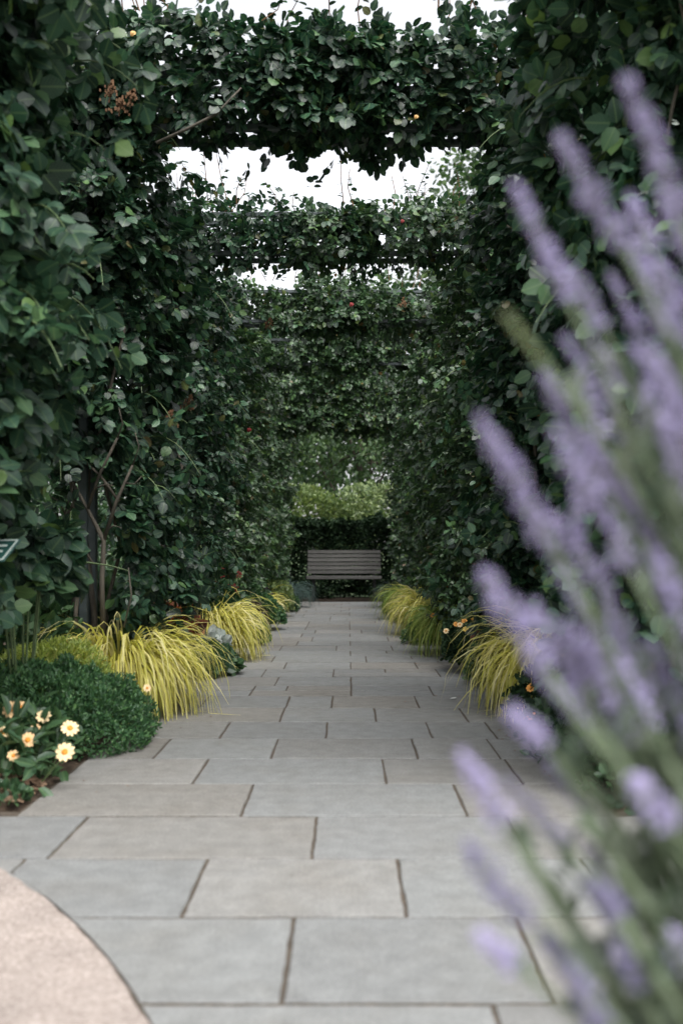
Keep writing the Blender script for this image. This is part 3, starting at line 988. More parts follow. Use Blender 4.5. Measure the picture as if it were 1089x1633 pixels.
def dried_head(parent, org, P, h):
    rr = random.Random(int(P[2] * 999))
    mb = MB()
    mb.tube([P, (P[0] + .02, P[1] - .02, P[2] + h)], [.003, .0015], 4)
    for q in range(40):
        a = rr.uniform(0, 1); z = P[2] + h * a
        r_ = .05 * (1.1 - a)
        c = (P[0] + rr.uniform(-r_, r_) + .02 * a, P[1] + rr.uniform(-r_, r_) - .02, z)
        mb.box(c, (.008, .008, .014), 0)
    mb.build('dried_flowers', M['dried'], parent, origin=tuple(org))
for (x, py, y_, k) in [(190, 185, 5.1, 2), (208, 172, 5.1, 2), (175, 160, 5.15, 2), (428, 525, 8.3, 4), (270, 680, 5.6, 2), (300, 655, 5.9, 2), (640, 490, 9.8, 7)]:
    dried_head(plants[k]['t'], plants[k]['org'], ((x - 555) / FPX * y_, y_, CAM_H - (py - 878) / FPX * y_), .09)

# ------------------------------------------------------------------ BED PLANTS
def mound_points(n, c, rad, rg, seed, amp=.15, nscale=5, depth=.12, flat=0.0):
    d = unit(rg.normal(0, 1, (n, 3)))
    d[:, 2] = np.where(d[:, 2] < -.15, -d[:, 2], d[:, 2])
    P = d * np.array(rad)
    k = 1 + (noise(P, nscale, seed) - .5) * 2 * amp + (noise(P, nscale * 2.7, seed + 1) - .5) * amp - rg.exponential(depth, n)
    P = P * np.clip(k, .1, 2)[:, None]
    Nr = unit(d / np.array(rad))
    return P + np.array(c), Nr


def mound(name, label, cat, c, rad, n, size, mat, seed, group=None, tv=FAR_V, tf=FAR_F, amp=.15, nscale=5, up=.5, jit=.5, tip=.4, wide=1.0, singles=0, single_mesh=None, stem=True, depth=.12):
    rg = np.random.default_rng(seed)
    org = np.array([c[0], c[1], 0.0])
    t = thing(name, label, cat, tuple(org), group)
    P, Nr = mound_points(n, c, rad, rg, seed, amp, nscale, depth)
    ok = P[:, 2] > .0
    P, Nr = P[ok], Nr[ok]
    n = len(P)
    T = unit(Nr * .6 + np.array([0, 0, tip]) + rg.normal(0, jit, (n, 3)))
    N_ = unit(Nr * .7 + np.array([0, 0, up]) + rg.normal(0, jit, (n, 3)))
    S = rg.uniform(size * .7, size * 1.25, n)
    sel = np.array([], int)
    if singles:
        v = unit(np.array([0, 0, CAM_H]) - P)
        sc = (P - np.array(c)) @ unit(np.array([0, 0, CAM_H]) - np.array(c)) + .02 * rg.random(n)
        sel = np.argsort(-sc * S)[:singles]
        for j in sel:
            place_leaf(single_mesh, 'leaf', P[j], T[j], N_[j], S[j], t, org, wide=rg.uniform(.85, 1.1))
    rest = np.setdiff1d(np.arange(n), sel)
    V, Fs, uv = leaf_cloud(P[rest] - org, T[rest], N_[rest], S[rest], tv, tf, wide)
    link('foliage', mesh_np('foliage', V, Fs, mat, uv=uv), t, kind='stuff')
    if stem:
        mb = MB()
        for q in range(7):
            a = q * .9
            mb.tube([(0.02 * math.cos(a), .02 * math.sin(a), .0), (rad[0] * .4 * math.cos(a), rad[1] * .4 * math.sin(a), c[2] + rad[2] * .45)], [.007, .004], 4)
        mb.build('stem', M['stem'], t)
    return t


def blade_strip(root, th, L, lean, w, rr, droop, segs=9):
    """arching grass blade as a strip, returns verts, uv"""
    V, UV = [], []
    d = np.array([math.cos(th), math.sin(th), 0.0])
    side = np.array([-math.sin(th), math.cos(th), 0.0])
    side = unit(side + rr.normal(0, .35, 3))
    p = np.array(root, float)
    ang = math.pi / 2 - lean
    step = L / segs
    tw = rr.normal(0, .05)
    kink = rr.normal(0, .11)
    for i in range(segs + 1):
        t = i / segs
        ww = w * (.6 + .4 * min(1, t * 4)) * (1 - max(0, t - .55) / .45 * .92) / 2
        V.append(p - side * ww); V.append(p + side * ww)
        UV.append((-.5, t)); UV.append((.5, t))
        p = p + step * (d * math.cos(ang) + np.array([0, 0, math.sin(ang)]) + side * tw)
        ang -= droop * (1.6 if .24 < t + kink < .74 else .45) / segs
        ang = max(ang, -1.45)
        if p[2] < .006 and math.sin(ang) < 0:
            ang = max(ang, 0.0)
    return V, UV


def grass(label, c, R0, H, n, mat, seed, group, singles=0, w=.009, bias=0.0, bias_dir=0.0, Lr=(.65, 1.15), droop=2.95, cat='ornamental grass', name='ornamental_grass', spread=1.0):
    rg = np.random.default_rng(seed)
    org = np.array([c[0], c[1], 0.0])
    t = thing(name, label, cat, (c[0], c[1], 0), group)
    S = 9
    Vr, UVr, nr = [], [], 0
    L0 = (R0 + H) * .82
    n = int(n * 1.5)
    for q in range(n):
        th = rg.uniform(0, 2 * math.pi)
        if rg.random() < bias:
            th = bias_dir + rg.normal(0, .75)
        rad = .11 * math.sqrt(rg.random()) * (R0 / .35)
        root = (rad * math.cos(th), rad * math.sin(th), .03 + c[2])
        lean = abs(rg.normal(.24, .17)) * spread
        L = L0 * rg.uniform(*Lr)
        V, UV = blade_strip(root, th + rg.normal(0, .35), L, lean, w * rg.uniform(.7, 1.2), rg, droop * rg.uniform(.75, 1.25))
        if q < singles:
            Fq = np.array([(2 * i, 2 * i + 1, 2 * i + 3, 2 * i + 2) for i in range(S)])
            link('blade', mesh_np('blade', np.array(V), [Fq], mat, uv=np.array(UV), smooth=True), t)
        else:
            Vr += V; UVr += UV; nr += 1
    k = 2 * (S + 1)
    Fq = np.array([(2 * i, 2 * i + 1, 2 * i + 3, 2 * i + 2) for i in range(S)])
    Fq = (Fq[None] + (np.arange(nr) * k)[:, None, None]).reshape(-1, 4)
    link('blades', mesh_np('blades', np.array(Vr), [Fq], mat, uv=np.array(UVr), smooth=True), t, kind='stuff')
    return t


GRP_GOLD = 'golden grasses along the path'
# left side, near to far
zin_leaf = single_leaf_mesh('leaf', M['mid'], width=.42, teeth=False, fold=.14)
ros_leaf = single_leaf_mesh('leaf', M['rose_near'], width=.72)
mound('rounded_shrub', 'rounded dark green fine leaved shrub at left edge of path behind the peach daisies', 'shrub', (-1.38, 4.50, .05), (.47, .44, .32), 34000, .021, M['box'], 21, tv=SLIM_V * np.array([1.3, 1, 1]), amp=.15, nscale=10, up=.5, jit=.8, tip=.7, depth=.07)
grass('largest golden grass, left of path behind the rounded green shrub', (-1.27, 5.50, 0), .38, .58, 980, M['gold_blade'], 31, GRP_GOLD, singles=150, w=.013, bias=.12, bias_dir=-.9)
mound('feathery_plant', 'feathery yellow green plant between the rounded shrub and the largest golden grass', 'plant', (-1.52, 4.98, .13), (.34, .26, .29), 9000, .026, M['feather'], 22, tv=SLIM_V, amp=.25, depth=.2)
grass('golden grass left of path beside the rust leaved plant', (-1.16, 8.1, 0), .38, .56, 760, M['gold_blade'], 32, GRP_GOLD, singles=90, w=.013, bias=.1, bias_dir=-.6)
cole = single_leaf_mesh('leaf', M['coleus'], width=.5, teeth=True)
mound('rust_plant', 'rust orange leaved plant between the two golden grasses on the left', 'plant', (-1.36, 7.2, .20), (.22, .26, .24), 240, .13, M['coleus'], 23, tv=NEAR_V, tf=NEAR_F, singles=60, single_mesh=cole, tip=.7, wide=.75)
mound('low_leafy_plant', 'low green leafy plant spilling on the path below the rust leaved plant', 'plant', (-1.04, 7.05, .05), (.24, .32, .13), 900, .075, M['mid'], 24, singles=60, single_mesh=zin_leaf, tip=.3)
mound('silver_plant', 'small silver leaved plant in front of the second golden grass on the left', 'plant', (-.98, 7.25, .16), (.08, .10, .08), 50, .09, M['silver'], 25, tv=NEAR_V, tf=NEAR_F)
mound('purple_plant', 'dark purple leaved plant on the left just beyond the second golden grass', 'plant', (-1.06, 10.2, .12), (.2, .28, .22), 900, .06, M['purple'], 26)
mound('dark_shrub', 'dark blue green low shrub beside the left path edge halfway to the bench', 'shrub', (-.98, 11.0, .12), (.26, .42, .30), 5000, .035, M['box'], 27, amp=.2)
grass('small golden grass behind the dark purple plant on the left', (-1.3, 10.6, 0), .26, .42, 260, M['gold_blade'], 33, GRP_GOLD, w=.013)
grass('golden grass behind the dark blue green low shrub on the left', (-1.12, 12.0, 0), .28, .46, 260, M['gold_blade'], 34, GRP_GOLD, w=.013)
mound('lime_plant', 'lime green leafy plant on the left before the blue grass by the bench', 'plant', (-.98, 13.2, .14), (.25, .45, .34), 2200, .055, M['lime'], 28)
mound('purple_plant', 'dark purple plant among the lime leaves on the left near the bench', 'plant', (-1.12, 12.6, .2), (.14, .18, .2), 500, .05, M['purple'], 29)
grass('blue grey fescue tuft at left end of path beside the bench', (-.94, 15.4, 0), .34, .46, 420, M['blue_blade'], 35, 'blue fescue tufts by the bench', w=.009)
mound('leafy_plant', 'mid green leafy plant against the left rose wall behind the low dark shrub', 'plant', (-1.35, 11.6, .3), (.3, .8, .42), 1600, .07, M['mid'], 36)
mound('leafy_plant', 'mid green leafy plant against the left rose wall near the bench', 'plant', (-1.35, 14.2, .25), (.3, .9, .42), 1500, .07, M['mid'], 37)
mound('leafy_plant', 'mid green bushy plant behind the second golden grass on the left', 'plant', (-1.55, 9.0, .25), (.35, .7, .45), 1800, .075, M['mid'], 38)
mound('leafy_plant', 'broad leaved green plant behind the largest golden grass', 'plant', (-1.75, 6.5, .28), (.4, .6, .42), 1300, .09, M['mid'], 39, singles=40, single_mesh=zin_leaf)
# red flowered plant in the left bed
def red_plant(label, c, seed, H=.75, R0=.3, nf=10):
    t = mound('red_flowered_plant', label, 'flowering plant', (c[0], c[1], H * .4), (R0, R0 * 1.2, H * .5), 900, .07, M['mid'], seed)
    rr = random.Random(seed)
    for q in range(nf):
        a = rr.uniform(0, 6.28); x, y = R0 * .9 * math.cos(a) * rr.random() ** .5, R0 * math.sin(a) * rr.random() ** .5
        z = H * rr.uniform(.85, 1.15)
        mb = MB(); mb.tube([(x * .6, y * .6, H * .3), (x, y, z)], [.004, .002], 4); st = mb.build('stem', M['stem'], t)
        mb = MB()
        for s_ in range(14):
            mb.box((x + rr.uniform(-.022, .022), y + rr.uniform(-.022, .022), z - .07 + s_ * .007), (.012, .010, .010), .001)
        mb.build('flower_spike', M['red'], t)
red_plant('red flowered plant behind the golden grass at far left near the sign', (-1.75, 5.35, 0), 41)
red_plant('red flowered plant under the left rose wall beyond the second golden grass', (-1.25, 9.6, 0), 42, H=.62, nf=8)
red_plant('red flowered plant under the right rose wall near the bench', (1.12, 13.8, 0), 43, H=.72, nf=9)

# right side, near to far
grass('nearest golden grass right of path behind the lavender', (1.20, 5.5, 0), .38, .60, 860, M['gold_blade'], 51, GRP_GOLD, singles=140, w=.013, bias=.12, bias_dir=3.9)
grass('second lime grass right of path behind the nearest golden one', (1.34, 6.7, 0), .30, .56, 360, M['lime_blade'], 52, GRP_GOLD, w=.012, bias=.2, bias_dir=3.3)
mound('dark_shrub', 'small dark leaved shrub with pale flowers right of path between the grasses', 'shrub', (.98, 7.3, .12), (.27, .36, .3), 3600, .035, M['dark'], 53, amp=.25)
grass('lime green grass right of path beyond the dark flowering shrub', (.98, 8.5, 0), .38, .56, 460, M['lime_blade'], 54, GRP_GOLD, singles=60, w=.012, bias=.15, bias_dir=3.4)
grass('golden grass right of path with rust plant behind it', (.90, 10.4, 0), .40, .54, 480, M['gold_blade'], 55, GRP_GOLD, w=.013, bias=.15, bias_dir=3.4)
mound('rust_plant', 'rust leaved plant behind the golden grass on the right', 'plant', (1.12, 10.9, .32), (.2, .26, .22), 200, .10, M['coleus'], 56, tv=NEAR_V, tf=NEAR_F, wide=.75)
mound('rust_plant', 'rust leaved plant behind the nearest golden grass on the right', 'plant', (1.0, 6.05, .34), (.14, .2, .2), 120, .13, M['coleus'], 57, tv=NEAR_V, tf=NEAR_F, wide=.75)
mound('purple_plant', 'dark purple plant at right path edge before the golden grass', 'plant', (.78, 11.4, .08), (.12, .2, .16), 420, .045, M['purple'], 58)
grass('lime grass on the right between golden grass and blue fescue', (.86, 12.7, 0), .38, .52, 420, M['lime_blade'], 59, GRP_GOLD, w=.013, bias=.15, bias_dir=3.4)
mound('dark_shrub', 'dark green low shrub at right path edge beneath the lime grass near the bench', 'shrub', (.75, 12.1, .07), (.2, .35, .2), 1800, .035, M['box'], 60)
grass('blue grey fescue tuft at right end of path beside the bench', (.80, 15.4, 0), .34, .42, 420, M['blue_blade'], 61, 'blue fescue tufts by the bench', w=.009)
mound('leafy_plant', 'green leafy plant against the right rose wall beside the nearest golden grass', 'plant', (1.5, 6.2, .25), (.35, .7, .45), 1500, .08, M['mid'], 62)
mound('leafy_plant', 'green leafy plant against the right rose wall halfway to the bench', 'plant', (1.35, 9.6, .25), (.3, .9, .48), 1600, .075, M['mid'], 63)
mound('leafy_plant', 'green leafy plant against the right rose wall close to the bench', 'plant', (1.2, 14.6, .25), (.3, .9, .45), 1500, .07, M['mid'], 64)
mound('low_green_plant', 'low green mound at right path edge before the golden grass with rust plant', 'plant', (.80, 9.5, .05), (.24, .36, .26), 2000, .04, M['mid'], 110, amp=.25)
mound('low_green_plant', 'low dark green mound at left path edge beyond the second golden grass', 'plant', (-.98, 9.3, .05), (.22, .40, .27), 2000, .04, M['box'], 111, amp=.25)
mound('low_green_plant', 'low green mound at right path edge beside the blue fescue', 'plant', (.74, 13.9, .05), (.22, .45, .26), 1600, .05, M['mid'], 112, amp=.25)
mound('low_green_plant', 'low green mound at left path edge beside the blue fescue', 'plant', (-.90, 14.4, .05), (.20, .40, .24), 1400, .05, M['mid'], 113, amp=.25)
mound('low_green_plant', 'green bushy plant at right path edge between nearest golden grass and the pale flowers', 'plant', (1.0, 6.5, .06), (.24, .30, .30), 2200, .04, M['mid'], 114, amp=.25)
gc = mound('ground_cover_plant', 'low green plant with small orange flowers at right path edge behind the lavender', 'plant', (1.42, 4.1, .03), (.58, .95, .30), 9000, .038, M['mid'], 65, amp=.25, nscale=6)
mound('ground_cover_plant', 'dark leaved plant with orange flowers at right path edge under the nearest golden grass', 'plant', (1.06, 5.0, .05), (.2, .3, .27), 1500, .045, M['dark'], 66, amp=.3)


def daisy(parent, org, P, rad, petal, facing, npet=10, centre='orange'):
    """part 'flower' (its centre dome) with each petal a sub-part"""
    z = Vector(facing).normalized()
    x = z.orthogonal().normalized(); y = z.cross(x)
    Mx = Matrix((x, y, z)).transposed()
    mb = MB()
    V, F = [], []
    rings = [(.34, .0), (.30, .10), (.18, .17)]
    kk = 9
    for (r_, h) in rings:
        for q in range(kk):
            a = 2 * math.pi * q / kk
            V.append((r_ * math.cos(a) * rad, r_ * math.sin(a) * rad, h * rad))
    V.append((0, 0, .19 * rad))
    for i in range(2):
        for q in range(kk):
            j = (q + 1) % kk
            F.append((i * kk + q, i * kk + j, (i + 1) * kk + j, (i + 1) * kk + q))
    for q in range(kk):
        F.append((2 * kk + q, 2 * kk + (q + 1) % kk, 3 * kk))
    mb.add(V, F)
    f = mb.build('flower', M[centre], parent, smooth=True)
    f.matrix_basis = Matrix.Translation(Vector(P) - Vector(tuple(org))) @ Mx.to_4x4()
    rr = random.Random(int(P[0] * 1e4))
    for q in range(npet):
        a = 2 * math.pi * (q + rr.uniform(-.12, .12)) / npet
        w = .42 * rad * 10 / npet
        pv = [(-.10, .2, 0), (.10, .2, 0), (-.9, .55, .05), (0, .55, .0), (.9, .55, .05), (-.75, .86, .05), (0, .9, -.03), (.75, .86, .05), (0, 1.02, -.06)]
        pv = [(u * w * .62, v * rad * rr.uniform(.96, 1.04), h * rad) for (u, v, h) in pv]
        me = bpy.data.meshes.new('petal')
        me.from_pydata(pv, [], [(0, 1, 3), (0, 3, 2), (1, 4, 3), (2, 3, 6, 5), (3, 4, 7, 6), (5, 6, 8), (6, 7, 8)])
        me.materials.append(M[petal]); me.polygons.foreach_set('use_smooth', [True] * 7)
        o = link('petal', me, f)
        o.rotation_euler = (rr.uniform(-.15, .12), 0, a)
    return f


# peach daisies in the near left corner
zt = thing('daisy_plant', 'leafy plant with cream and peach daisy flowers at the near left corner of the path', 'flowering plant', (-1.38, 3.78, 0))
zo = np.array([-1.38, 3.78, 0.0])
flow = [(33, 1128, 3.8), (22, 1205, 3.6), (18, 1131, 3.75), (70, 1142, 3.85), (112, 1161, 3.72), (104, 1199, 3.62), (45, 1180, 3.68), (5, 1168, 3.7), (57, 1163, 3.82)]
rr_f = random.Random(4)
for q, (x, py, y_) in enumerate(flow):
    P = ((x - 555) / FPX * y_, y_, CAM_H - (py - 878) / FPX * y_)
    daisy(zt, zo, P, .036 * rr_f.uniform(.8, 1.08) if q not in (1, 8) else .023, 'peach' if q in (0, 1, 2, 6, 8) else 'cream', (.15 + .25 * math.sin(q * 2), -1, .65 + .25 * math.cos(q * 1.7)), npet=rr_f.choice([10, 11, 12, 9]))
    mb = MB(); mb.tube([(P[0] - zo[0], P[1] - zo[1] + .012, P[2] - .012), ((P[0] - zo[0]) * .7, (P[1] - zo[1]) + .05, max(.02, P[2] - .2))], [.003, .004], 5)
    mb.build('stem', M['stem'], zt)
rg = np.random.default_rng(77)
n = 420
P = np.stack([rg.uniform(-1.62, -1.10, n), rg.uniform(3.55, 4.15, n), rg.random(n) ** .8 * .26 + .02], 1)
P[:, 2] *= np.clip(1.15 - np.abs((P[:, 0] + 1.4) / .36) ** 2, .25, 1)
T = unit(rg.normal(0, .7, (n, 3)) + np.array([.1, -.45, .35])); N_ = unit(rg.normal(0, .35, (n, 3)) + np.array([0, -.3, 1]))
for j in range(n):
    if j < 290:
        place_leaf(zin_leaf, 'leaf', P[j], T[j], N_[j], rg.uniform(.055, .10), zt, zo)
V, Fs, uv = leaf_cloud(P[290:] - zo, T[290:], N_[290:], rg.uniform(.05, .085, n - 290), SLIM_V * np.array([1.2, 1, 1]), FAR_F)
link('foliage', mesh_np('foliage', V, Fs, M['mid'], uv=uv), zt, kind='stuff')

# one stray cream flower by the shrub, small flowers on the right
dt = thing('small_daisy', 'single small cream flower beside the rounded green shrub at path edge', 'flower', (-.93, 4.72, 0))
daisy(dt, (-.93, 4.72, 0), (-.92, 4.55, .25), .019, 'cream', (.3, -1, .5), npet=8)
mb = MB(); mb.tube([(.01, -.165, .24), (0, -.05, .0)], [.0025, .003], 5); mb.build('stem', M['stem'], dt)
ft = thing('flowering_plant', 'bushy plant with small yellow and orange flowers right of path among the grasses', 'flowering plant', (1.12, 7.15, 0))
fo = (1.12, 7.15, 0)
for q, (x, py, y_, m_) in enumerate([(733, 996, 7.0, 'cream'), (742, 1003, 6.95, 'yellowpetal'), (727, 995, 7.1, 'orangepetal'), (752, 988, 7.1, 'yellowpetal'), (711, 1006, 7.1, 'cream'), (690, 981, 8.2, 'orangepetal'), (740, 990, 7.05, 'orangepetal'), (757, 1000, 7.0, 'cream')]):
    P = ((x - 555) / FPX * y_, y_, CAM_H - (py - 878) / FPX * y_)
    daisy(ft, fo, P, .022, m_, (-.3, -1, .6), npet=8)
    mb = MB(); mb.tube([(P[0] - fo[0], P[1] - fo[1] + .01, P[2] - .01), ((P[0] - fo[0]) * .6, (P[1] - fo[1]) * .6 + .06, .02)], [.003, .004], 4); mb.build('stem', M['stem'], ft)
rg = np.random.default_rng(78); n = 800
P, Nr = mound_points(n, (1.08, 7.15, .15), (.30, .34, .30), rg, 78, .25)
V, Fs, uv = leaf_cloud(P - np.array(fo), unit(Nr + rg.normal(0, .5, (n, 3))), unit(Nr + np.array([0, 0, .6]) + rg.normal(0, .4, (n, 3))), rg.uniform(.03, .06, n), FAR_V, FAR_F)
link('foliage', mesh_np('foliage', V, Fs, M['dark'], uv=uv), ft, kind='stuff')
ft2 = thing('flowering_plant', 'thin stemmed plant with orange flowers at right path edge seen through the lavender', 'flowering plant', (.86, 4.85, 0))
fo = (.86, 4.85, 0)
for q, (x, py, y_, m_) in enumerate([(845, 1097, 4.8, 'orangepetal'), (848, 1142, 4.6, 'orangepetal'), (853, 1147, 4.55, 'yellowpetal'), (875, 1090, 5.0, 'yellowpetal'), (1015, 1352, 3.55, 'orangepetal')][:4]):
    P = ((x - 555) / FPX * y_, y_, CAM_H - (py - 878) / FPX * y_)
    daisy(ft2, fo, P, .022, m_, (-.4, -1, .6), npet=8)
    mb = MB(); mb.tube([(P[0] - fo[0], P[1] - fo[1] + .01, P[2] - .01), ((P[0] - fo[0]) * .6 + .05, (P[1] - fo[1]) * .6 + .1, .02)], [.0025, .004], 4); mb.build('stem', M['stem'], ft2)
rr = random.Random(5)
for q in range(26):
    x, y = rr.uniform(-.38, -.02), rr.uniform(-.5, .5)
    P = (1.42 + x, 4.1 + y, .20 + .1 * rr.random())
    if q < 9:
        daisy(gc, (1.42, 4.1, 0), P, .016, rr.choice(['orangepetal', 'yellowpetal']), (-.4, -1, .9), npet=6)

# bark mulch in the near left corner
rg = np.random.default_rng(5)
mb = MB()
for q in range(420):
    x, y = rg.uniform(-1.75, -1.125), rg.uniform(3.40, 3.75)
    d = abs(x - LEFT)
    rot = Matrix.Rotation(rg.uniform(0, 6.28), 3, 'Z') @ Matrix.Rotation(rg.normal(0, .35), 3, 'X')
    mb.box((x, y, .006 + min(d, .5) * .14 + rg.random() * .012), (rg.uniform(.015, .05), rg.uniform(.008, .018), .006), .001, rot=rot)
tag(mb.build('mulch', M['chip']), 'brown bark mulch at the near left corner of the bed', kind='stuff')
mound('seedling', 'tiny green seedling in the bark mulch at near left corner', 'plant', (-1.20, 3.44, .012), (.10, .06, .045), 110, .034, M['mid'], 81, stem=False)

rg = np.random.default_rng(91)
mb = MB()
for q in range(150):
    y = rg.uniform(3.5, 15.5)
    e = abs(rg.normal(0, .13))
    x = (LEFT + .03 + e) if rg.random() < .5 else (RIGHT - .03 - e)
    if q % 7 == 0: x = rg.uniform(LEFT + .1, RIGHT - .1)
    a = rg.uniform(0, 6.28); L_ = rg.uniform(.006, .022); w_ = L_ * rg.uniform(.25, .5)
    c_, s_ = math.cos(a), math.sin(a); z = .0045
    V = [(x, y, z), (x + c_ * L_ * .5 - s_ * w_, y + s_ * L_ * .5 + c_ * w_, z + .004), (x + c_ * L_, y + s_ * L_, z + .001), (x + c_ * L_ * .5 + s_ * w_, y + s_ * L_ * .5 - c_ * w_, z + .003)]
    mb.add(V, [(0, 2, 1), (0, 3, 2)])
tag(mb.build('leaf_litter', M['chip']), 'tiny dry leaf scraps along the edges of the path', kind='stuff')

# plant label at the left edge
st = thing('plant_sign', 'small dark green plant sign with white lines at the left edge of the photo', 'sign', (-1.24, 3.5, 0))
rotm = Matrix.Rotation(R(-20), 3, 'Z') @ Matrix.Rotation(R(40), 3, 'X')
def sgn(name, c, s, m, bev=.0):
    mb = MB(); mb.box(c, s, bev); o = mb.build(name, m, st)
    o.matrix_basis = Matrix.Translation((-.02, 0, .88)) @ rotm.to_4x4()
    return o
sgn('plate', (0, 0, 0), (.19, .12, .006), M['sign_green'], .001)
for (c, s) in [((0, .052, .0042), (.178, .005, .002)), ((0, -.052, .0042), (.178, .005, .002)), ((.0865, 0, .0042), (.005, .099, .002)), ((-.0865, 0, .0042), (.005, .099, .002))]:
    sgn('border_line', c, s, M['sign_line'])
for q, ln in enumerate((.12, .10)):
    sgn('printed_line', (.0 + (.06 - ln / 2) * 1, .022 - q * .030, .0042), (ln, .009, .002), M['sign_line'])
mb = MB(); mb.box((-.02, .02, .43), (.014, .014, .86), .002); mb.build('stake', M['black_metal'], st)

# broad leaves hanging low at the left in front of the bed
mound('broad_leaved_shrub', 'shrub with large soft green leaves at the left edge above the daisies', 'shrub', (-1.46, 4.45, .74), (.24, .24, .30), 420, .10, M['rose_near'], 90, tv=NEAR_V, tf=NEAR_F, singles=150, single_mesh=ros_leaf, up=.4, tip=-.5, jit=.45, wide=1.05, amp=.25)

# a long green stem arching over the bed at the left, a fallen petal on the path
mb = MB(); mb.tube([((x - 555) / FPX * 5.0, 5.0, CAM_H - (py - 878) / FPX * 5.0) for (x, py) in [(62, 960), (80, 915), (105, 900), (140, 897), (175, 902), (205, 910)]], [.006, .006, .0055, .005, .004, .002], 5)
tag(mb.build('arching_stem', M['stem']), 'long thin green stem arching over the left bed in front of the rose canes', 'stem')
mb = MB(); mb.add([(.60, 5.86, .006), (.63, 5.85, .010), (.64, 5.87, .014), (.615, 5.885, .009)], [(0, 1, 2, 3)])
mb.add([(.60, 5.86, .005), (.63, 5.85, .009), (.64, 5.87, .013), (.615, 5.885, .008)], [(3, 2, 1, 0)])
tag(mb.build('fallen_petal', M['white']), 'small white fallen petal on the path right of centre', 'petal')

# ------------------------------------------------------------------ BACKGROUND: hedge, shrubs, trees
def hedge(name, label, lo, hi, n, size, mat, seed, cat='hedge', wts=(.6, .6, 1.2, .6, .1, 1.1), amp=.12, group=None):
    c = np.array([(lo[0] + hi[0]) / 2, (lo[1] + hi[1]) / 2, 0.0])
    t = thing(name, label, cat, tuple(c), group)
    P, Nr, rg = box_shell(n, lo, hi, list(wts), seed, amp=amp, depth=.10, nscale=2.5)
    P = P[:, :]; ok = P[:, 2] > 0.0; P, Nr = P[ok], Nr[ok]; n = len(P)
    T = unit(Nr * .5 + np.array([0, 0, .1]) + rg.normal(0, .6, (n, 3)))
    N_ = unit(Nr * .7 + np.array([0, 0, .5]) + rg.normal(0, .5, (n, 3)))
    V, Fs, uv = leaf_cloud(P - c, T, N_, rg.uniform(size * .7, size * 1.2, n), FAR_V, FAR_F)
    link('foliage', mesh_np('foliage', V, Fs, mat, uv=uv), t, kind='stuff')
    mb = MB()
    L_ = hi[0] - lo[0]; D_ = hi[1] - lo[1]
    k = max(3, int(max(L_, D_) / .6))
    for q in range(k):
        u = (q + .5) / k - .5
        x, y = (u * L_, 0) if L_ > D_ else (0, u * D_)
        mb.tube([(x, y, -.03), (x + .05, y, hi[2] * .8)], [.02, .01], 5)
    mb.build('stems', M['treebark'], t)
    return t


hedge('dark_hedge', 'dark clipped hedge directly behind the bench', (-2.6, 18.25, 0), (2.4, 19.3, 1.46), 44000, .06, M['dark'], 201, amp=.2)
mound('pale_shrub', 'yellow green shrub rising behind the dark hedge left of the bench centre', 'shrub', (-1.3, 20.3, 1.0), (1.75, .8, 1.28), 9000, .075, M['lime'], 202, amp=.2, nscale=2.5, depth=.08)
mound('pale_shrub', 'pale variegated shrub rising behind the dark hedge right of the bench centre', 'shrub', (1.15, 20.6, 1.0), (1.75, .8, 1.30), 9000, .07, M['pale'], 203, amp=.2, nscale=2.5, depth=.08)


def tree(label, c, H, crown_z, rad, n, size, mat, seed, name='tree', droop=0.0, group='trees beyond the arches', trunk_r=.16):
    rg = np.random.default_rng(seed); rr = random.Random(seed)
    t = thing(name, label, 'tree', (c[0], c[1], 0), group)
    mb = MB()
    mb.tube([(0, 0, -.1), (.06, 0, H * .25), (.0, .08, H * .55), (.05, 0, H * .85)], [trunk_r * 1.25, trunk_r, trunk_r * .6, trunk_r * .15], 9)
    tips = []
    for q in range(16):
        z0 = H * rr.uniform(.22, .75); a = rr.uniform(0, 6.28); k = rr.uniform(.55, .95)
        zz = crown_z + rad[2] * rr.uniform(-.7, .8)
        e = math.sqrt(max(.05, 1 - ((zz - crown_z) / rad[2]) ** 2))
        tip = (rad[0] * k * e * math.cos(a), rad[1] * k * e * math.sin(a), zz)
        mid = (tip[0] * .45, tip[1] * .45, z0 + (tip[2] - z0) * .6 + .15)
        mb.tube([(0.03, 0, z0), mid, tip], [trunk_r * .42, trunk_r * .25, trunk_r * .06], 6)
        tips.append(tip)
    mb.build('trunk', M['treebark'], t, smooth=True)
    # crown: clumps round the limb tips plus a loose shell
    nc = 70
    dd = unit(rg.normal(0, 1, (nc, 3)))
    cc = dd * np.array(rad) * (rg.random((nc, 1)) ** .4) + np.array([0, 0, crown_z])
    cc = np.concatenate([cc, np.array(tips)])
    ci = rg.integers(0, len(cc), n)
    rcl = rg.uniform(.16, .34, len(cc)) * rad[0]
    d = unit(rg.normal(0, 1, (n, 3)))
    P = cc[ci] + d * (rcl[ci] * rg.random(n) ** .45)[:, None] * np.array([1, 1, .62])
    P[:, 2] -= droop * rg.random(n) * rad[2] * .3
    N_ = unit(d * .6 + np.array([0, 0, .7]) + rg.normal(0, .45, (n, 3)))
    T = unit(d * .6 + np.array([0, 0, -.35 - droop]) + rg.normal(0, .5, (n, 3)))
    V, Fs, uv = leaf_cloud(P, T, N_, rg.uniform(size * .7, size * 1.25, n), FAR_V, FAR_F)
    link('crown', mesh_np('crown', V, Fs, mat, uv=uv), t, kind='stuff')
    return t


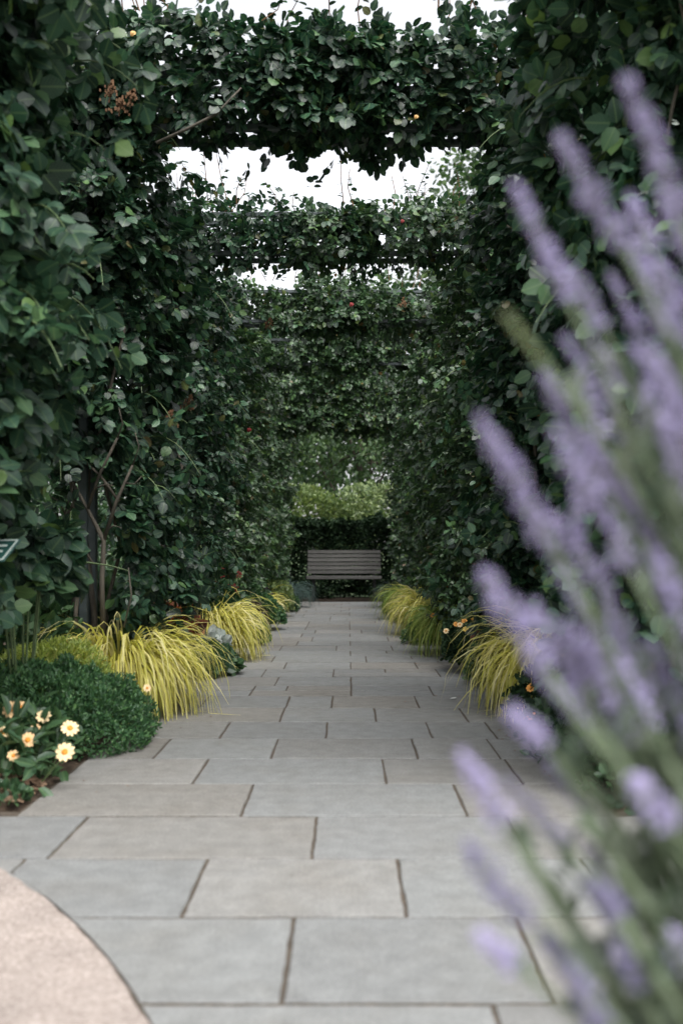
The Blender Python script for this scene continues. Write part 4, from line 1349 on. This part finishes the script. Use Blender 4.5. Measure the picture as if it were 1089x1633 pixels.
tree('tall light green tree rising behind the arches at the upper right', (4.6, 25.0), 10.6, 7.6, (3.4, 3.0, 3.6), 14000, .16, M['tree'], 301)
tree('drooping small leaved tree just beyond the hedge, behind the bench', (.3, 23.6), 5.2, 3.7, (2.4, 1.6, 1.9), 8500, .10, M['tree'], 302, droop=.6, trunk_r=.1)
tree('dark green tree beyond the hedge left of the bench', (-3.2, 25.0), 6.0, 4.2, (2.6, 2.2, 2.6), 9000, .14, M['tree'], 303)
tree('distant broad tree behind the drooping tree', (-.6, 33.0), 9.5, 6.2, (4.4, 3, 3.4), 11000, .2, M['tree'], 304)
tree('bushy tree outside the rose arches on the left', (-6.5, 9.5), 5.5, 3.6, (2.2, 2.6, 2.4), 9000, .13, M['tree'], 305)
tree('bushy tree outside the rose arches on the right', (6.2, 9.0), 5.5, 3.5, (2.2, 2.8, 2.4), 9000, .13, M['tree'], 306)
hedge('garden_hedge', 'long loose hedge beyond the left side of the rose arches', (-4.6, 3.0, 0), (-3.4, 18.5, 3.1), 22000, .10, M['mid'], 307, wts=(.5, 1.2, .8, .5, .1, 1.1), amp=.2, group='side hedges')
hedge('garden_hedge', 'long loose hedge beyond the right side of the rose arches', (3.2, 3.0, 0), (4.4, 18.5, 3.1), 22000, .10, M['mid'], 308, wts=(1.2, .5, .8, .5, .1, 1.1), amp=.2, group='side hedges')

# ------------------------------------------------------------------ LAVENDER in the foreground right
LB = np.array([.60, .80, 0.0])
lav = thing('lavender_plant', 'tall purple lavender leaning into the path at the near right, out of focus', 'flowering plant', tuple(LB))
lb = MB(); lb.box((1.11, .96, .0), (1.58, 1.08, .09), .04)


def spike_mesh(seed, mats, dense=1.0):
    """a flower spike of unit length along +z: whorls of small tubular florets round a stem; radius relative to length"""
    rr = random.Random(seed)
    mb = MB()
    mb.tube([(0, 0, 0), (.01, 0, .5), (0, 0, 1)], [.018, .014, .008], 5, m=1)
    wh = 10
    for w in range(wh):
        z = .02 + .95 * w / (wh - 1)
        R_ = .115 * (1 - .5 * max(0, (z - .5) / .5)) * (.55 + .75 * rr.random())
        for q in range(int(rr.uniform(7, 14) * dense)):
            a = rr.uniform(0, 6.28)
            el = rr.uniform(-.1, .9)
            d = Vector((math.cos(a) * math.cos(el), math.sin(a) * math.cos(el), math.sin(el)))
            p0 = Vector((0, 0, z + rr.uniform(-.02, .02)))
            p1 = p0 + d * R_ * .55; p2 = p0 + d * R_ * rr.uniform(.85, 1.2)
            mb.tube([p0 + d * .012, p1], [.010, .020], 4, m=1, cap=False)
            sx = d.orthogonal().normalized(); sy = d.cross(sx)
            for u in range(3):
                aa = u * 2.09 + rr.random()
                e = (sx * math.cos(aa) + sy * math.sin(aa))
                tp = p2 + e * .034
                s2 = d.cross(e) * .020
                mb.add([p1, p1 + (p2 - p1) * .6 + e * .018 - s2, tp, p1 + (p2 - p1) * .6 + e * .018 + s2], [(0, 1, 2, 3)], 0)
    me_o = mb.build('flower_spike', mats)
    me = me_o.data
    bpy.data.objects.remove(me_o)
    return me


spikes_v = [spike_mesh(900 + k, [M['violet'], M['violet_dark']]) for k in range(5)]
spikes_shaded = [spike_mesh(930 + k, [M['violet_shaded'], M['violet_dark']], .9) for k in range(3)]  # open spikes again, with shade painted into the petal colour
spike_g = spike_mesh(950, [M['bud'], M['bud']], .7)
# tip pixel, lower end pixel, distance
SP = [((1000, 130), (1085, 345), .66), ((893, 220), (990, 390), .70), ((990, 360), (1062, 540), .72), ((823, 298), (905, 475), .68), ((1003, 310), (1075, 500), .80),
      ((806, 500), (865, 575), .66, 'g'), ((975, 440), (1045, 590), .85), ((765, 665), (868, 850), .66), ((868, 600), (965, 780), .72), ((940, 545), (1085, 690), .78), ((900, 540), (980, 660), .74),
      ((1055, 670), (1110, 800), .70), ((885, 690), (1000, 900), .68), ((940, 700), (1030, 850), .78), ((770, 910), (865, 1060), .67), ((880, 860), (965, 1060), .71), ((950, 900), (1020, 1090), .76),
      ((735, 1200), (800, 1310), .64), ((805, 1245), (900, 1345), .68), ((742, 1345), (838, 1470), .65), ((765, 1490), (818, 1535), .62), ((940, 1408), (980, 1455), .60),
      ((862, 1480), (935, 1590), .66), ((980, 1500), (1015, 1570), .62), ((1005, 1240), (1065, 1310), .64), ((850, 1060), (920, 1140), .72), ((985, 1050), (1040, 1160), .7),
      ((1040, 880), (1100, 1010), .73), ((990, 760), (1065, 890), .75), ((872, 1215), (940, 1300), .74), ((815, 1135), (860, 1180), .66), ((1040, 560), (1110, 720), .66),
      ((1065, 1480), (1100, 1550), .66), ((910, 1540), (960, 1640), .6), ((1030, 1020), (1085, 1110), .8), ((830, 780), (905, 930), .8), ((920, 1020), (985, 1140), .8), ((1050, 300), (1120, 470), .74), ((1020, 640), (1085, 780), .82),
      ((850, 960), (925, 1090), .76), ((895, 1090), (960, 1200), .74)]
rg = np.random.default_rng(17)
rr = random.Random(17)
leafP, leafT, leafN, leafS = [], [], [], []


def w3(px, py, y_):
    return Vector(((px - 555) / FPX * y_, y_, CAM_H - (py - 878) / FPX * y_))


def lav_stem(e, d, thick=.0022):
    """stem from the spike foot e (heading d upward) down to the plant base"""
    b = Vector((LB[0] + rr.uniform(-.10, .16), LB[1] + rr.uniform(-.16, .16), -.02))
    c = e - d * min((e - b).length * .5, .35)
    pts = []
    for q in range(9):
        t = q / 8
        pts.append(e * (1 - t) ** 2 + c * 2 * t * (1 - t) + b * t * t)
    mb = MB(); mb.tube(pts, [thick * (1 + .8 * q / 8) for q in range(9)], 5)
    mb.build('stem', M['sage_stem'], lav, origin=tuple(LB), smooth=True)
    for q in range(26):
        t = rr.uniform(.03, .95) ** 1.0
        k = min(7, int(t * 8)); p = pts[k].lerp(pts[k + 1], t * 8 - k)
        a = rr.uniform(0, 6.28)
        tdir = Vector((math.cos(a) * .7, math.sin(a) * .7, .75)) + d * .3
        leafP.append(tuple(p - Vector(tuple(LB)))); leafT.append(tuple(tdir)); leafN.append((math.cos(a) * -.6, math.sin(a) * -.6, .7)); leafS.append(rr.uniform(.022, .045))


M['sage_stem'] = plain_mat('lavender_stem', (.09, .125, .07), (.16, .20, .12), scale=30, rough=.7, bump=0)
for k, s in enumerate(SP):
    tip, end = w3(*s[0], s[2]), w3(*s[1], s[2] + .02)
    d = tip - end; L_ = d.length; dn = d.normalized()
    me = spike_g if len(s) > 3 else (spikes_shaded[k % 3] if s[0][1] > 1200 and k % 4 else spikes_v[k % 5])  # most low spikes get the petals with painted shade
    o = link('flower_spike', me, lav)
    q = dn.to_track_quat('Z', 'Y')
    rot = (q.to_matrix() @ Matrix.Rotation(rr.uniform(0, 6.28), 3, 'Z')).to_4x4()
    # keep real thickness: flower width about 2.2 cm whatever the length
    wx = .070 * rr.uniform(.75, 1.25)
    if len(s) > 3: wx *= .6
    o.matrix_basis = Matrix.Translation(end - Vector(tuple(LB))) @ rot @ Matrix.Diagonal((wx, wx, L_, 1))
    lav_stem(end, dn)
for k in range(44):
    y_ = rr.uniform(.7, 1.0)
    tx, ty = rr.uniform(880, 1120), rr.uniform(380, 1560)
    tx += max(0, (ty - 1100)) * .10 * rr.random()
    tip = w3(tx, ty, y_); ln = rr.uniform(.035, .08)
    dn = Vector((-.42 + rr.gauss(0, .12), rr.gauss(0, .12), .9)).normalized(); end = tip - dn * ln
    o = link('flower_spike', rr.choice(spikes_shaded if ty > 1100 else spikes_v), lav)
    wx = .07 * rr.uniform(.7, 1.2)
    o.matrix_basis = Matrix.Translation(end - Vector(tuple(LB))) @ (dn.to_track_quat('Z', 'Y').to_matrix() @ Matrix.Rotation(rr.uniform(0, 6.28), 3, 'Z')).to_4x4() @ Matrix.Diagonal((wx, wx, ln, 1))
    lav_stem(end, dn, .0017)
for k in range(26):
    e = w3(rr.uniform(830, 1100), rr.uniform(1150, 1600), rr.uniform(.6, .95))
    lav_stem(e, Vector((-.55, 0, .8)).normalized())
for k in range(1500):
    y_ = rr.uniform(.6, 1.05)
    p = Vector((LB[0] + rr.uniform(-.40, .05), LB[1] + rr.gauss(-.02, .13), rr.uniform(.2, .70)))
    if p.x < .18 + (.60 - p.z) * .28 + rr.random() * .08: continue
    a = rr.uniform(0, 6.28)
    leafP.append(tuple(p - Vector(tuple(LB)))); leafT.append((math.cos(a) * .6 - .2, math.sin(a) * .6, .75)); leafN.append((math.cos(a) * -.6, math.sin(a) * -.6, .7)); leafS.append(rr.uniform(.025, .05))
V, Fs, uv = leaf_cloud(np.array(leafP), np.array(leafT), np.array(leafN), np.array(leafS), SLIM_V, FAR_F)
link('foliage', mesh_np('foliage', V, Fs, M['sage'], uv=uv), lav, kind='stuff')
tag(lb.build('lavender_bed', M['soil']), 'soil under the lavender beside the near right paving', kind='structure')
print('pavers', pav_n, 'objects', len(bpy.data.objects), 'tris', sum(len(o.data.loop_triangles) if not o.data.calc_loop_triangles() else 0 for o in bpy.data.objects if o.type == 'MESH'))
